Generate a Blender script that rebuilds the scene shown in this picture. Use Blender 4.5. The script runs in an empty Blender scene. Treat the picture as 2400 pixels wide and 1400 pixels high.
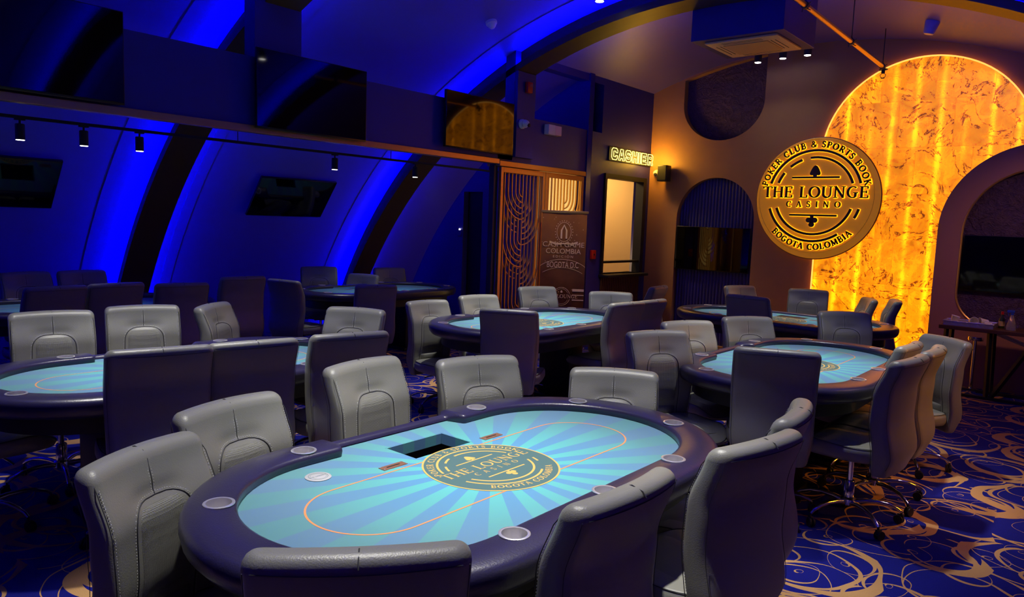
import bpy, bmesh, math, random
from mathutils import Vector, Matrix
random.seed(7)
PI = math.pi
S = bpy.context.scene
COL = S.collection

# ------------------------------------------------------------------ camera
cam_d = bpy.data.cameras.new('camera'); cam = bpy.data.objects.new('camera', cam_d); COL.objects.link(cam)
cam_d.sensor_width = 36.0; cam_d.lens = 1705.54 / 2400 * 36; cam_d.clip_start = 0.05; cam_d.clip_end = 100
_f = Vector((-0.639, 0.762, -0.105)).normalized(); _r = Vector((0.764, 0.645, 0.037)); _r = (_r - _r.dot(_f) * _f).normalized(); _u = _r.cross(_f)
cam.matrix_world = Matrix(((_r.x, _u.x, -_f.x, 0), (_r.y, _u.y, -_f.y, 0), (_r.z, _u.z, -_f.z, 1.66), (0, 0, 0, 1)))
S.camera = cam
# ------------------------------------------------------------------ world, exposure
S.view_settings.view_transform = 'Standard'; S.view_settings.look = 'None'
S.view_settings.exposure = 0.0; S.view_settings.gamma = 1.0; S.view_settings.use_curve_mapping = False
W = bpy.data.worlds.new('world'); S.world = W; W.use_nodes = True
W.node_tree.nodes['Background'].inputs[0].default_value = (0.01, 0.01, 0.04, 1); W.node_tree.nodes['Background'].inputs[1].default_value = 0.1

def lamp(kind, name, loc, energy, color, target=None, size=0.1, spot=60, blend=0.5, size_y=None):
    d = bpy.data.lights.new(name, kind); d.energy = energy; d.color = color
    if kind == 'AREA':
        d.size = size
        if size_y: d.shape = 'RECTANGLE'; d.size_y = size_y
    else: d.shadow_soft_size = size
    if kind == 'SPOT': d.spot_size = math.radians(spot); d.spot_blend = blend
    o = bpy.data.objects.new(name, d); COL.objects.link(o); o.location = loc
    if target is not None: o.rotation_euler = (Vector(target) - Vector(loc)).to_track_quat('-Z', 'Y').to_euler()
    return o
WHITE = (1.0, 0.97, 0.90)
# (x, y, power) of the ceiling spots over the gaming tables; the housings are built further down
SPOTS = [(-1.72, 1.45, 3.78, 382, 56), (-1.72, 2.45, 3.78, 382, 56), (-4.04, 1.5, 3.78, 345, 54), (-4.04, 2.5, 3.78, 309, 54),
         (-4.04, 4.7, 3.82, 345, 54), (-4.04, 5.6, 3.82, 345, 54), (-1.65, 4.6, 3.72, 273, 50), (-1.65, 5.5, 3.72, 218, 50), (-2.75, 7.7, 3.86, 345, 50)]
# soft warm-pink wash of the lobby lamps behind and right of the photographer
lamp('AREA', 'lobby_wash_light', (0.9, -1.2, 2.2), 1.2, (1.0, 0.46, 0.50), (-1.2, 3.2, 0.2), size=1.2)
lamp('SPOT', 'aisle_wash_light', (0.35, 5.8, 2.70), 55, (1.0, 0.58, 0.50), (0.0, 5.6, 0.0), size=0.15, spot=95, blend=0.9)
lamp('SPOT', 'front_aisle_wash_light', (0.5, 2.6, 2.6), 45, (1.0, 0.58, 0.50), (0.3, 2.6, 0.0), size=0.15, spot=70, blend=0.9)
lamp('SPOT', 'right_niche_fill_light', (-0.1, 7.4, 2.9), 70, (1.0, 0.50, 0.34), (-0.75, 9.6, 1.3), size=0.12, spot=62, blend=0.9)  # added spot without a fitting, brightens the right niche and side table
lamp('SPOT', 'amber_side_wash_light', (1.30, 5.6, 1.60), 120, (1.0, 0.36, 0.004), (-0.9, 5.1, 0.55), size=0.25, spot=44, blend=0.8)
lamp('AREA', 'rear_blue_wash_light', (-1.5, -2.6, 3.2), 1.5, (0.10, 0.06, 1.0), (-2.5, 2.0, 0.6), size=1.4)

# ------------------------------------------------------------------ materials
def srgb(r, g, b):
    f = lambda c: ((c / 255) / 12.92 if c <= 10 else (((c / 255) + 0.055) / 1.055) ** 2.4)
    return (f(r), f(g), f(b), 1)
def mat(name, col=(0.5, 0.5, 0.5), rough=0.5, metal=0.0, emit=None, estr=0.0, bump=None, spec=None, coat=0.0, trans=0.0, var=None):
    m = bpy.data.materials.new(name); m.use_nodes = True; nt = m.node_tree; b = nt.nodes['Principled BSDF']
    c = tuple(col)[:3] + (1,)
    b.inputs['Base Color'].default_value = c; b.inputs['Roughness'].default_value = rough; b.inputs['Metallic'].default_value = metal
    if spec is not None: b.inputs['Specular IOR Level'].default_value = spec
    if coat: b.inputs['Coat Weight'].default_value = coat; b.inputs['Coat Roughness'].default_value = 0.3
    if trans: b.inputs['Transmission Weight'].default_value = trans
    if emit: b.inputs['Emission Color'].default_value = tuple(emit)[:3] + (1,); b.inputs['Emission Strength'].default_value = estr
    tc = nt.nodes.new('ShaderNodeTexCoord')
    if bump:   # (scale, strength)
        n = nt.nodes.new('ShaderNodeTexNoise'); n.inputs['Scale'].default_value = bump[0]; n.inputs['Detail'].default_value = 4
        nt.links.new(tc.outputs['Object'], n.inputs['Vector'])
        bp = nt.nodes.new('ShaderNodeBump'); bp.inputs['Strength'].default_value = bump[1]; bp.inputs['Distance'].default_value = 0.01
        nt.links.new(n.outputs['Fac'], bp.inputs['Height']); nt.links.new(bp.outputs['Normal'], b.inputs['Normal'])
    if var:    # (scale, amount): small natural colour variation
        n2 = nt.nodes.new('ShaderNodeTexNoise'); n2.inputs['Scale'].default_value = var[0]; n2.inputs['Detail'].default_value = 3
        nt.links.new(tc.outputs['Object'], n2.inputs['Vector'])
        mx = nt.nodes.new('ShaderNodeMix'); mx.data_type = 'RGBA'
        mx.inputs[6].default_value = tuple(x * (1 - var[1]) for x in c[:3]) + (1,); mx.inputs[7].default_value = tuple(min(1, x * (1 + var[1])) for x in c[:3]) + (1,)
        nt.links.new(n2.outputs['Fac'], mx.inputs[0]); nt.links.new(mx.outputs[2], b.inputs['Base Color'])
    return m
M = {}
M['leather'] = mat('grey_leather', (0.205, 0.203, 0.175), 0.38, bump=(260, 0.12), var=(6, 0.07))
M['leather_mesh'] = mat('grey_perforated_leather', (0.165, 0.164, 0.14), 0.5, var=(5, 0.05))
M['seam'] = mat('dark_seam', (0.02, 0.02, 0.025), 0.6)
M['thread'] = mat('pale_thread', (0.5, 0.5, 0.5), 0.7)
M['chrome'] = mat('chrome', (0.75, 0.75, 0.78), 0.12, 1.0)
M['steel'] = mat('brushed_steel', (0.80, 0.78, 0.80), 0.30, 0.78, bump=(90, 0.05))
M['plastic'] = mat('black_plastic', (0.012, 0.012, 0.014), 0.45)
M['rail'] = mat('navy_black_leather_rail', (0.022, 0.018, 0.05), 0.33, bump=(180, 0.12), coat=0.35)
M['apron'] = mat('black_laminate', (0.012, 0.011, 0.014), 0.5)
M['screen'] = mat('black_screen_glass', (0.001, 0.001, 0.0012), 0.04, spec=0.6)
M['bezel'] = mat('black_bezel', (0.006, 0.006, 0.007), 0.3)
M['shell'] = mat('satin_vault_paint', (0.12, 0.085, 0.50), 0.42, bump=(3, 0.05), var=(2, 0.08))
M['rib'] = mat('dark_bronze_rib', (0.07, 0.04, 0.012), 0.42, bump=(6, 0.1))
M['ribside'] = mat('dark_navy_paint', (0.02, 0.02, 0.035), 0.5)
M['bluewall'] = mat('deep_blue_paint', (0.018, 0.014, 0.20), 0.5, var=(2, 0.06))
M['brownwall'] = mat('bronze_brown_paint', (0.42, 0.21, 0.075), 0.5, bump=(7, 0.12), var=(3, 0.12))
M['auberg'] = mat('aubergine_panel_paint', (0.34, 0.15, 0.12), 0.5, var=(3, 0.08))
M['gold'] = mat('gold_metal', (0.62, 0.36, 0.12), 0.35, 0.8, bump=(30, 0.1))
M['brass'] = mat('brass_pipe', (0.75, 0.45, 0.14), 0.3, 0.8)
M['wood'] = mat('dark_walnut', (0.08, 0.03, 0.015), 0.4, var=(12, 0.3))
M['black'] = mat('matte_black', (0.006, 0.006, 0.008), 0.6)
M['whitepl'] = mat('white_plastic', (0.75, 0.72, 0.68), 0.4)
M['creampl'] = mat('cream_ac_plastic', (0.72, 0.50, 0.28), 0.45)
M['ledblue'] = mat('blue_led_strip', (0, 0, 0.1), 0.5, emit=(0.0, 0.0, 1.0), estr=72)
M['ledblue_dim'] = mat('blue_led_strip_dim', (0, 0, 0.1), 0.5, emit=(0.0, 0.0, 1.0), estr=45)
M['lampglow'] = mat('white_lamp_face', (1, 1, 1), 0.5, emit=(1, 0.96, 0.9), estr=9)
M['neon'] = mat('warm_neon_tube', (1, 0.9, 0.3), 0.5, emit=(1.0, 0.74, 0.13), estr=5.0)
M['halo'] = mat('amber_led_backing', (1, 0.6, 0.05), 0.5, emit=(1.0, 0.52, 0.005), estr=1.6)
M['signface'] = mat('bronze_sign_letter', (0.05, 0.022, 0.01), 0.5)
M['signdisc'] = mat('gold_sign_disc_halo_glow', (0.62, 0.33, 0.04), 0.42, emit=(0.80, 0.27, 0.002), estr=0.28)  # emission stands in for the letter LEDs' light falling on the disc
M['signrim'] = mat('brown_sign_rim', (0.20, 0.09, 0.05), 0.5)
M['red'] = mat('red_plastic', (0.45, 0.01, 0.01), 0.35)
M['felt_gold'] = mat('felt_print_gold', (0.60, 0.40, 0.10), 0.8)
M['felt_orange'] = mat('felt_print_orange', (0.62, 0.25, 0.09), 0.8)
M['felt_grey'] = mat('felt_print_grey', (0.06, 0.13, 0.13), 0.8)
M['cream'] = mat('cream_office_wall', (0.72, 0.50, 0.25), 0.7, var=(1.5, 0.05))
M['backlit'] = mat('yellow_glow_panel', (0.9, 0.7, 0.3), 0.6, emit=(1.0, 0.62, 0.17), estr=0.85)
M['paper'] = mat('white_paper', (0.8, 0.78, 0.76), 0.7)
M['clearpl'] = mat('clear_plastic', (0.9, 0.88, 0.95), 0.08, trans=0.85)
M['bluecap'] = mat('blue_cap_plastic', (0.02, 0.06, 0.5), 0.4)
M['bottle'] = mat('dark_green_bottle', (0.03, 0.04, 0.01), 0.1)
M['banner_gold'] = mat('banner_print_gold', (0.85, 0.55, 0.32), 0.5)
M['banner_red'] = mat('banner_print_red', (0.45, 0.05, 0.07), 0.5)
M['foil'] = mat('silver_foil', (0.7, 0.66, 0.66), 0.3, 0.9, bump=(60, 0.5))

def N(nt, t, **kw):
    n = nt.nodes.new(t)
    for k, v in kw.items(): setattr(n, k, v)
    return n
def math_node(nt, op, a, b=None, c=None, clamp=False):
    n = nt.nodes.new('ShaderNodeMath'); n.operation = op; n.use_clamp = clamp
    for i, v in enumerate((a, b, c)):
        if v is None: continue
        if isinstance(v, (int, float)): n.inputs[i].default_value = v
        else: nt.links.new(v, n.inputs[i])
    return n.outputs[0]
def mixrgb(nt, f, a, b):
    n = nt.nodes.new('ShaderNodeMix'); n.data_type = 'RGBA'
    for i, v in ((0, f), (6, a), (7, b)):
        if isinstance(v, (int, float)): n.inputs[i].default_value = v
        elif isinstance(v, tuple): n.inputs[i].default_value = v
        else: nt.links.new(v, n.inputs[i])
    return n.outputs[2]
def mk_leather_mesh():
    m = M['leather_mesh']; nt = m.node_tree; b = nt.nodes['Principled BSDF']; tc = nt.nodes.new('ShaderNodeTexCoord')
    v = N(nt, 'ShaderNodeTexVoronoi'); v.inputs['Scale'].default_value = 260; v.inputs['Randomness'].default_value = 0.0
    nt.links.new(tc.outputs['Object'], v.inputs['Vector'])
    bp = N(nt, 'ShaderNodeBump'); bp.inputs['Strength'].default_value = 0.6; bp.inputs['Distance'].default_value = 0.004
    nt.links.new(v.outputs['Distance'], bp.inputs['Height']); nt.links.new(bp.outputs['Normal'], b.inputs['Normal'])
mk_leather_mesh()
def mk_carpet():
    m = bpy.data.materials.new('swirl_carpet'); m.use_nodes = True; nt = m.node_tree; b = nt.nodes['Principled BSDF']
    b.inputs['Roughness'].default_value = 0.95; b.inputs['Specular IOR Level'].default_value = 0.1
    tc = N(nt, 'ShaderNodeTexCoord')
    nz = N(nt, 'ShaderNodeTexNoise'); nz.inputs['Scale'].default_value = 2.2; nz.inputs['Detail'].default_value = 1
    nt.links.new(tc.outputs['Object'], nz.inputs['Vector'])
    vm = N(nt, 'ShaderNodeVectorMath', operation='SCALE'); nt.links.new(nz.outputs['Color'], vm.inputs[0]); vm.inputs['Scale'].default_value = 0.16
    warp = N(nt, 'ShaderNodeVectorMath', operation='ADD'); nt.links.new(tc.outputs['Object'], warp.inputs[0]); nt.links.new(vm.outputs[0], warp.inputs[1])
    def layer(scale, off, r0, wmax, ph, rnd=0.75, spir=0.0):
        mp = N(nt, 'ShaderNodeMapping'); mp.inputs['Location'].default_value = off; nt.links.new(warp.outputs[0], mp.inputs['Vector'])
        fl = N(nt, 'ShaderNodeVectorMath', operation='MULTIPLY'); nt.links.new(mp.outputs[0], fl.inputs[0]); fl.inputs[1].default_value = (1, 1, 0)
        v = N(nt, 'ShaderNodeTexVoronoi', voronoi_dimensions='2D'); v.inputs['Scale'].default_value = scale; v.inputs['Randomness'].default_value = rnd
        nt.links.new(fl.outputs[0], v.inputs['Vector'])
        d = N(nt, 'ShaderNodeVectorMath', operation='SUBTRACT'); nt.links.new(fl.outputs[0], d.inputs[0]); nt.links.new(v.outputs['Position'], d.inputs[1])
        sp = N(nt, 'ShaderNodeSeparateXYZ'); nt.links.new(d.outputs[0], sp.inputs[0])
        sc = N(nt, 'ShaderNodeSeparateColor'); nt.links.new(v.outputs['Color'], sc.inputs[0])
        ang = math_node(nt, 'ARCTAN2', sp.outputs[1], sp.outputs[0])
        ang = math_node(nt, 'ADD', ang, math_node(nt, 'MULTIPLY', sc.outputs[0], 6.283))
        rad = N(nt, 'ShaderNodeVectorMath', operation='LENGTH'); nt.links.new(d.outputs[0], rad.inputs[0])
        r = math_node(nt, 'MULTIPLY', rad.outputs['Value'], scale)
        # ring radius wanders with the angle, width swells on one side: a crescent
        rr = math_node(nt, 'MULTIPLY_ADD', math_node(nt, 'SINE', math_node(nt, 'ADD', ang, ph)), 0.07 + spir, r0)
        w = math_node(nt, 'MULTIPLY_ADD', math_node(nt, 'POWER', math_node(nt, 'MULTIPLY_ADD', math_node(nt, 'COSINE', ang), 0.5, 0.5), 2.2), wmax, 0.004)
        return math_node(nt, 'LESS_THAN', math_node(nt, 'ABSOLUTE', math_node(nt, 'SUBTRACT', r, rr)), w), r
    parts = []
    for a in ((1.75, (0, 0, 0), 0.42, 0.062, 0.0), (1.75, (0, 0, 0), 0.29, 0.022, 1.3), (1.55, (0.37, 0.21, 0), 0.47, 0.055, 1.0), (1.55, (0.37, 0.21, 0), 0.36, 0.016, 3.0),
              (3.1, (0.11, 0.45, 0), 0.36, 0.028, 2.0), (3.1, (0.11, 0.45, 0), 0.035, 0.045, 4.0)):
        parts.append(layer(*a)[0])
    s = parts[0]
    for p in parts[1:]: s = math_node(nt, 'MAXIMUM', s, p)
    big = N(nt, 'ShaderNodeTexNoise'); big.inputs['Scale'].default_value = 1.3; nt.links.new(tc.outputs['Object'], big.inputs['Vector'])
    fib = N(nt, 'ShaderNodeTexNoise'); fib.inputs['Scale'].default_value = 240; nt.links.new(tc.outputs['Object'], fib.inputs['Vector'])
    gold = mixrgb(nt, big.outputs['Fac'], (0.70, 0.42, 0.16, 1), (0.36, 0.17, 0.08, 1))
    navy = mixrgb(nt, fib.outputs['Fac'], (0.006, 0.008, 0.12, 1), (0.012, 0.014, 0.26, 1))
    nt.links.new(mixrgb(nt, s, navy, gold), b.inputs['Base Color'])
    bp = N(nt, 'ShaderNodeBump'); bp.inputs['Strength'].default_value = 0.5; bp.inputs['Distance'].default_value = 0.01
    nt.links.new(fib.outputs['Fac'], bp.inputs['Height']); nt.links.new(bp.outputs['Normal'], b.inputs['Normal'])
    return m
M['carpet'] = mk_carpet()
def mk_felt():
    m = bpy.data.materials.new('sunburst_felt'); m.use_nodes = True; nt = m.node_tree; b = nt.nodes['Principled BSDF']
    b.inputs['Roughness'].default_value = 0.85; b.inputs['Specular IOR Level'].default_value = 0.2
    tc = N(nt, 'ShaderNodeTexCoord'); sp = N(nt, 'ShaderNodeSeparateXYZ'); nt.links.new(tc.outputs['Object'], sp.inputs[0])
    ang = math_node(nt, 'ARCTAN2', sp.outputs[0], sp.outputs[1])
    st = math_node(nt, 'GREATER_THAN', math_node(nt, 'SINE', math_node(nt, 'MULTIPLY', ang, 22.0)), 0.0)
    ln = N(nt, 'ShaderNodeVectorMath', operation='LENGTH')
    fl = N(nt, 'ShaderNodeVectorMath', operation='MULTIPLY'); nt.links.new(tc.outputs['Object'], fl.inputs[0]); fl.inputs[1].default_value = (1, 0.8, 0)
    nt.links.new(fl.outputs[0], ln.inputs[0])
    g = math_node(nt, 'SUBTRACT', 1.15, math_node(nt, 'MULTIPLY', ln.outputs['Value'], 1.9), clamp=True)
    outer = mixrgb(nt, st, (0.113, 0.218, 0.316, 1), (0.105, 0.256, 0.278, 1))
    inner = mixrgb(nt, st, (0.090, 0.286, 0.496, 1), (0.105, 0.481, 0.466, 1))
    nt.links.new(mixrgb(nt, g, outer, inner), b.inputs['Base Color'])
    return m
M['felt'] = mk_felt()
def mk_stone():
    m = bpy.data.materials.new('backlit_onyx'); m.use_nodes = True; nt = m.node_tree; b = nt.nodes['Principled BSDF']
    b.inputs['Roughness'].default_value = 0.35
    tc = N(nt, 'ShaderNodeTexCoord'); sp = N(nt, 'ShaderNodeSeparateXYZ'); nt.links.new(tc.outputs['Object'], sp.inputs[0])
    x, z = sp.outputs[0], sp.outputs[2]
    # slabs: rows about 0.55 m tall, per-slab random offset
    row = math_node(nt, 'FLOOR', math_node(nt, 'MULTIPLY', z, 1.86))
    xs = math_node(nt, 'MULTIPLY_ADD', row, 0.37, math_node(nt, 'MULTIPLY', x, 1.75)); colm = math_node(nt, 'FLOOR', xs)
    cell = N(nt, 'ShaderNodeCombineXYZ'); nt.links.new(colm, cell.inputs[0]); nt.links.new(row, cell.inputs[1])
    wn = N(nt, 'ShaderNodeTexWhiteNoise'); nt.links.new(cell.outputs[0], wn.inputs['Vector'])
    off = N(nt, 'ShaderNodeVectorMath', operation='MULTIPLY_ADD'); nt.links.new(wn.outputs['Color'], off.inputs[0]); off.inputs[1].default_value = (7, 7, 7); nt.links.new(tc.outputs['Object'], off.inputs[2])
    n1 = N(nt, 'ShaderNodeTexNoise'); n1.inputs['Scale'].default_value = 1.9; n1.inputs['Detail'].default_value = 8; n1.inputs['Roughness'].default_value = 0.62; n1.inputs['Distortion'].default_value = 1.6
    nt.links.new(off.outputs[0], n1.inputs['Vector'])
    vein = math_node(nt, 'ABSOLUTE', math_node(nt, 'SUBTRACT', math_node(nt, 'FRACT', math_node(nt, 'MULTIPLY', n1.outputs['Fac'], 5.0)), 0.5))
    vein = math_node(nt, 'LESS_THAN', vein, 0.06)
    n3 = N(nt, 'ShaderNodeTexNoise'); n3.inputs['Scale'].default_value = 9; n3.inputs['Detail'].default_value = 9; n3.inputs['Roughness'].default_value = 0.75; nt.links.new(off.outputs[0], n3.inputs['Vector'])
    gate = math_node(nt, 'GREATER_THAN', n3.outputs['Fac'], 0.47)
    vein = math_node(nt, 'MULTIPLY', vein, gate)
    dark = math_node(nt, 'MULTIPLY', math_node(nt, 'SUBTRACT', n3.outputs['Fac'], 0.56, clamp=True), 9.0, clamp=True)
    spk = math_node(nt, 'MULTIPLY', dark, math_node(nt, 'GREATER_THAN', wn.outputs['Value'], 0.35))
    vary = math_node(nt, 'MULTIPLY', wn.outputs['Value'], 0.7)
    base = mixrgb(nt, vary, (1.0, 0.29, 0.002, 1), (0.40, 0.10, 0.001, 1))
    base = mixrgb(nt, n1.outputs['Fac'], base, (0.95, 0.27, 0.002, 1))
    n5 = N(nt, 'ShaderNodeTexNoise'); n5.inputs['Scale'].default_value = 4.5; n5.inputs['Detail'].default_value = 10; n5.inputs['Roughness'].default_value = 0.7; n5.inputs['Distortion'].default_value = 0.8; nt.links.new(off.outputs[0], n5.inputs['Vector'])
    v2 = math_node(nt, 'LESS_THAN', math_node(nt, 'ABSOLUTE', math_node(nt, 'SUBTRACT', math_node(nt, 'FRACT', math_node(nt, 'MULTIPLY', n5.outputs['Fac'], 7.0)), 0.5)), 0.05)
    base = mixrgb(nt, math_node(nt, 'MULTIPLY', v2, 0.45), base, (0.30, 0.05, 0.001, 1))
    base = mixrgb(nt, math_node(nt, 'MULTIPLY', vein, 0.9), base, (0.10, 0.015, 0.001, 1))
    base = mixrgb(nt, math_node(nt, 'MULTIPLY', spk, 0.8), base, (0.22, 0.022, 0.001, 1))
    fx = math_node(nt, 'FRACT', xs); fz = math_node(nt, 'FRACT', math_node(nt, 'MULTIPLY', z, 1.86))
    seam = math_node(nt, 'MAXIMUM', math_node(nt, 'LESS_THAN', fx, 0.008), math_node(nt, 'LESS_THAN', fz, 0.009))
    base = mixrgb(nt, math_node(nt, 'MULTIPLY', seam, 0.55), base, (0.3, 0.1, 0.0, 1))
    # vertical LED bars glowing through the stone from behind
    nb = N(nt, 'ShaderNodeTexNoise'); nb.inputs['Scale'].default_value = 1.0; nb.inputs['Detail'].default_value = 1
    sb = N(nt, 'ShaderNodeCombineXYZ'); nt.links.new(math_node(nt, 'MULTIPLY', x, 3.0), sb.inputs[0]); nt.links.new(math_node(nt, 'MULTIPLY', z, 0.9), sb.inputs[2]); nt.links.new(sb.outputs[0], nb.inputs['Vector'])
    bar = math_node(nt, 'POWER', math_node(nt, 'ABSOLUTE', math_node(nt, 'COSINE', math_node(nt, 'MULTIPLY', x, 12.5))), 16.0)
    bar = math_node(nt, 'MULTIPLY', bar, math_node(nt, 'MULTIPLY', math_node(nt, 'SUBTRACT', nb.outputs['Fac'], 0.38, clamp=True), 6.0, clamp=True))
    st = math_node(nt, 'MULTIPLY_ADD', bar, 2.2, 1.5)
    low = math_node(nt, 'MULTIPLY_ADD', math_node(nt, 'SUBTRACT', 2.2, z, clamp=True), 0.25, 1.0)
    st = math_node(nt, 'MULTIPLY', st, low)
    st = math_node(nt, 'MULTIPLY', st, math_node(nt, 'MULTIPLY_ADD', math_node(nt, 'SUBTRACT', n5.outputs['Fac'], 0.5), 2.4, 0.85))
    nt.links.new(base, b.inputs['Emission Color']); nt.links.new(st, b.inputs['Emission Strength']); nt.links.new(base, b.inputs['Base Color'])
    return m
M['stone'] = mk_stone()
def mk_niche():
    m = bpy.data.materials.new('crushed_texture_niche'); m.use_nodes = True; nt = m.node_tree; b = nt.nodes['Principled BSDF']
    b.inputs['Roughness'].default_value = 0.38; b.inputs['Metallic'].default_value = 0.35
    tc = N(nt, 'ShaderNodeTexCoord')
    n1 = N(nt, 'ShaderNodeTexNoise'); n1.inputs['Scale'].default_value = 7; n1.inputs['Detail'].default_value = 6; n1.inputs['Distortion'].default_value = 2.5; nt.links.new(tc.outputs['Object'], n1.inputs['Vector'])
    n2 = N(nt, 'ShaderNodeTexNoise'); n2.inputs['Scale'].default_value = 70; n2.inputs['Detail'].default_value = 4; nt.links.new(tc.outputs['Object'], n2.inputs['Vector'])
    h = math_node(nt, 'ADD', n1.outputs['Fac'], math_node(nt, 'MULTIPLY', n2.outputs['Fac'], 0.45))
    bp = N(nt, 'ShaderNodeBump'); bp.inputs['Strength'].default_value = 1.0; bp.inputs['Distance'].default_value = 0.05
    nt.links.new(h, bp.inputs['Height']); nt.links.new(bp.outputs['Normal'], b.inputs['Normal'])
    nt.links.new(mixrgb(nt, n1.outputs['Fac'], (0.035, 0.02, 0.11, 1), (0.16, 0.09, 0.16, 1)), b.inputs['Base Color'])
    return m
M['niche'] = mk_niche()
def mk_banner():
    m = bpy.data.materials.new('banner_print'); m.use_nodes = True; nt = m.node_tree; b = nt.nodes['Principled BSDF']; b.inputs['Roughness'].default_value = 0.35
    tc = N(nt, 'ShaderNodeTexCoord'); sp = N(nt, 'ShaderNodeSeparateXYZ'); nt.links.new(tc.outputs['Object'], sp.inputs[0])
    n1 = N(nt, 'ShaderNodeTexNoise'); n1.inputs['Scale'].default_value = 3.5; n1.inputs['Detail'].default_value = 6; nt.links.new(tc.outputs['Object'], n1.inputs['Vector'])
    g = math_node(nt, 'MULTIPLY_ADD', sp.outputs[2], 0.62, math_node(nt, 'MULTIPLY_ADD', n1.outputs['Fac'], 0.8, -0.75), clamp=True)
    c = mixrgb(nt, g, (0.045, 0.003, 0.004, 1), (0.42, 0.15, 0.03, 1))
    v = N(nt, 'ShaderNodeTexVoronoi'); v.inputs['Scale'].default_value = 14; nt.links.new(tc.outputs['Object'], v.inputs['Vector'])
    c = mixrgb(nt, math_node(nt, 'LESS_THAN', v.outputs['Distance'], 0.10), c, (0.55, 0.30, 0.14, 1))
    nt.links.new(c, b.inputs['Base Color']); return m
M['banner'] = mk_banner()
def mk_corr():   # vertical fluting as a bump on blue lacquer
    m = mat('blue_fluted_panel', (0.05, 0.045, 0.22), 0.4); return m
M['fluted'] = mk_corr()

# ------------------------------------------------------------------ mesh helpers
def newbm(): return bmesh.new()
def finish(name, bm, m, parent=None, smooth=True, angle=40, loc=None):
    me = bpy.data.meshes.new(name); bmesh.ops.recalc_face_normals(bm, faces=bm.faces[:]); bm.to_mesh(me); bm.free()
    return link_mesh(name, me, m, parent, smooth, angle, loc)
def link_mesh(name, me, m, parent=None, smooth=True, angle=40, loc=None):
    if m is not None:
        me.materials.clear(); me.materials.append(m)
    if smooth and len(me.polygons):
        me.polygons.foreach_set('use_smooth', [True] * len(me.polygons))
        try: me.set_sharp_from_angle(angle=math.radians(angle))
        except Exception: pass
    o = bpy.data.objects.new(name, me); COL.objects.link(o)
    if parent is not None: o.parent = parent
    if loc is not None: o.location = loc
    return o
def tag(o, label=None, cat=None, group=None, kind=None):
    if label: o['label'] = label
    if cat: o['category'] = cat
    if group: o['group'] = group
    if kind: o['kind'] = kind
    return o
def empty(name, loc=(0, 0, 0), rz=0, label=None, cat=None, group=None):
    o = bpy.data.objects.new(name, None); COL.objects.link(o); o.empty_display_size = 0.05
    o.location = loc; o.rotation_euler = (0, 0, rz); return tag(o, label, cat, group)
def struct(name, bm, m, **k):
    o = finish(name, bm, m, **k) if not isinstance(bm, bpy.types.Mesh) else link_mesh(name, bm, m, **k)
    o['kind'] = 'structure'; return o
def box(bm, x0, x1, y0, y1, z0, z1, bev=0.0, seg=2, mx=None):
    vs = [bm.verts.new(p) for p in ((x0, y0, z0), (x1, y0, z0), (x1, y1, z0), (x0, y1, z0), (x0, y0, z1), (x1, y0, z1), (x1, y1, z1), (x0, y1, z1))]
    fs = [bm.faces.new([vs[i] for i in q]) for q in ((3, 2, 1, 0), (4, 5, 6, 7), (0, 1, 5, 4), (1, 2, 6, 5), (2, 3, 7, 6), (3, 0, 4, 7))]
    if bev > 0:
        es = list({e for f in fs for e in f.edges})
        r = bmesh.ops.bevel(bm, geom=es, offset=bev, segments=seg, affect='EDGES', profile=0.5)
        vs = list({v for f in r['faces'] for v in f.verts} | {v for v in vs if v.is_valid})
    if mx is not None:
        bmesh.ops.transform(bm, matrix=mx, verts=[v for v in vs if v.is_valid])
    return bm
def lathe(bm, prof, n=24, mx=None, cap=True):
    rings = []
    for r, z in prof:
        rings.append([bm.verts.new((r * math.cos(2 * PI * i / n), r * math.sin(2 * PI * i / n), z)) for i in range(n)])
    for a, b in zip(rings, rings[1:]):
        for i in range(n): bm.faces.new((a[i], a[(i + 1) % n], b[(i + 1) % n], b[i]))
    if cap:
        bm.faces.new(rings[0][::-1]); bm.faces.new(rings[-1])
    if mx is not None: bmesh.ops.transform(bm, matrix=mx, verts=[v for r in rings for v in r])
    return bm
def tube(bm, pts, rad, n=8, closed=False, cap=True):
    pts = [Vector(p) for p in pts]; k = len(pts); rs = rad if isinstance(rad, (list, tuple)) else [rad] * k
    rings = []; up = None
    for i, p in enumerate(pts):
        if closed: t = pts[(i + 1) % k] - pts[i - 1]
        else: t = pts[min(i + 1, k - 1)] - pts[max(i - 1, 0)]
        t.normalize()
        if up is None:
            up = Vector((0, 0, 1)) if abs(t.z) < 0.9 else Vector((1, 0, 0))
        a = t.cross(up)
        if a.length < 1e-5: a = t.cross(Vector((1, 0, 0.1)))
        a.normalize(); b = a.cross(t); up = b
        rings.append([bm.verts.new(p + (a * math.cos(2 * PI * j / n) + b * math.sin(2 * PI * j / n)) * rs[i]) for j in range(n)])
    seq = list(zip(rings, rings[1:])) + ([(rings[-1], rings[0])] if closed else [])
    for a, b in seq:
        for j in range(n): bm.faces.new((a[j], a[(j + 1) % n], b[(j + 1) % n], b[j]))
    if cap and not closed:
        bm.faces.new(rings[0][::-1]); bm.faces.new(rings[-1])
    return bm
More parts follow.
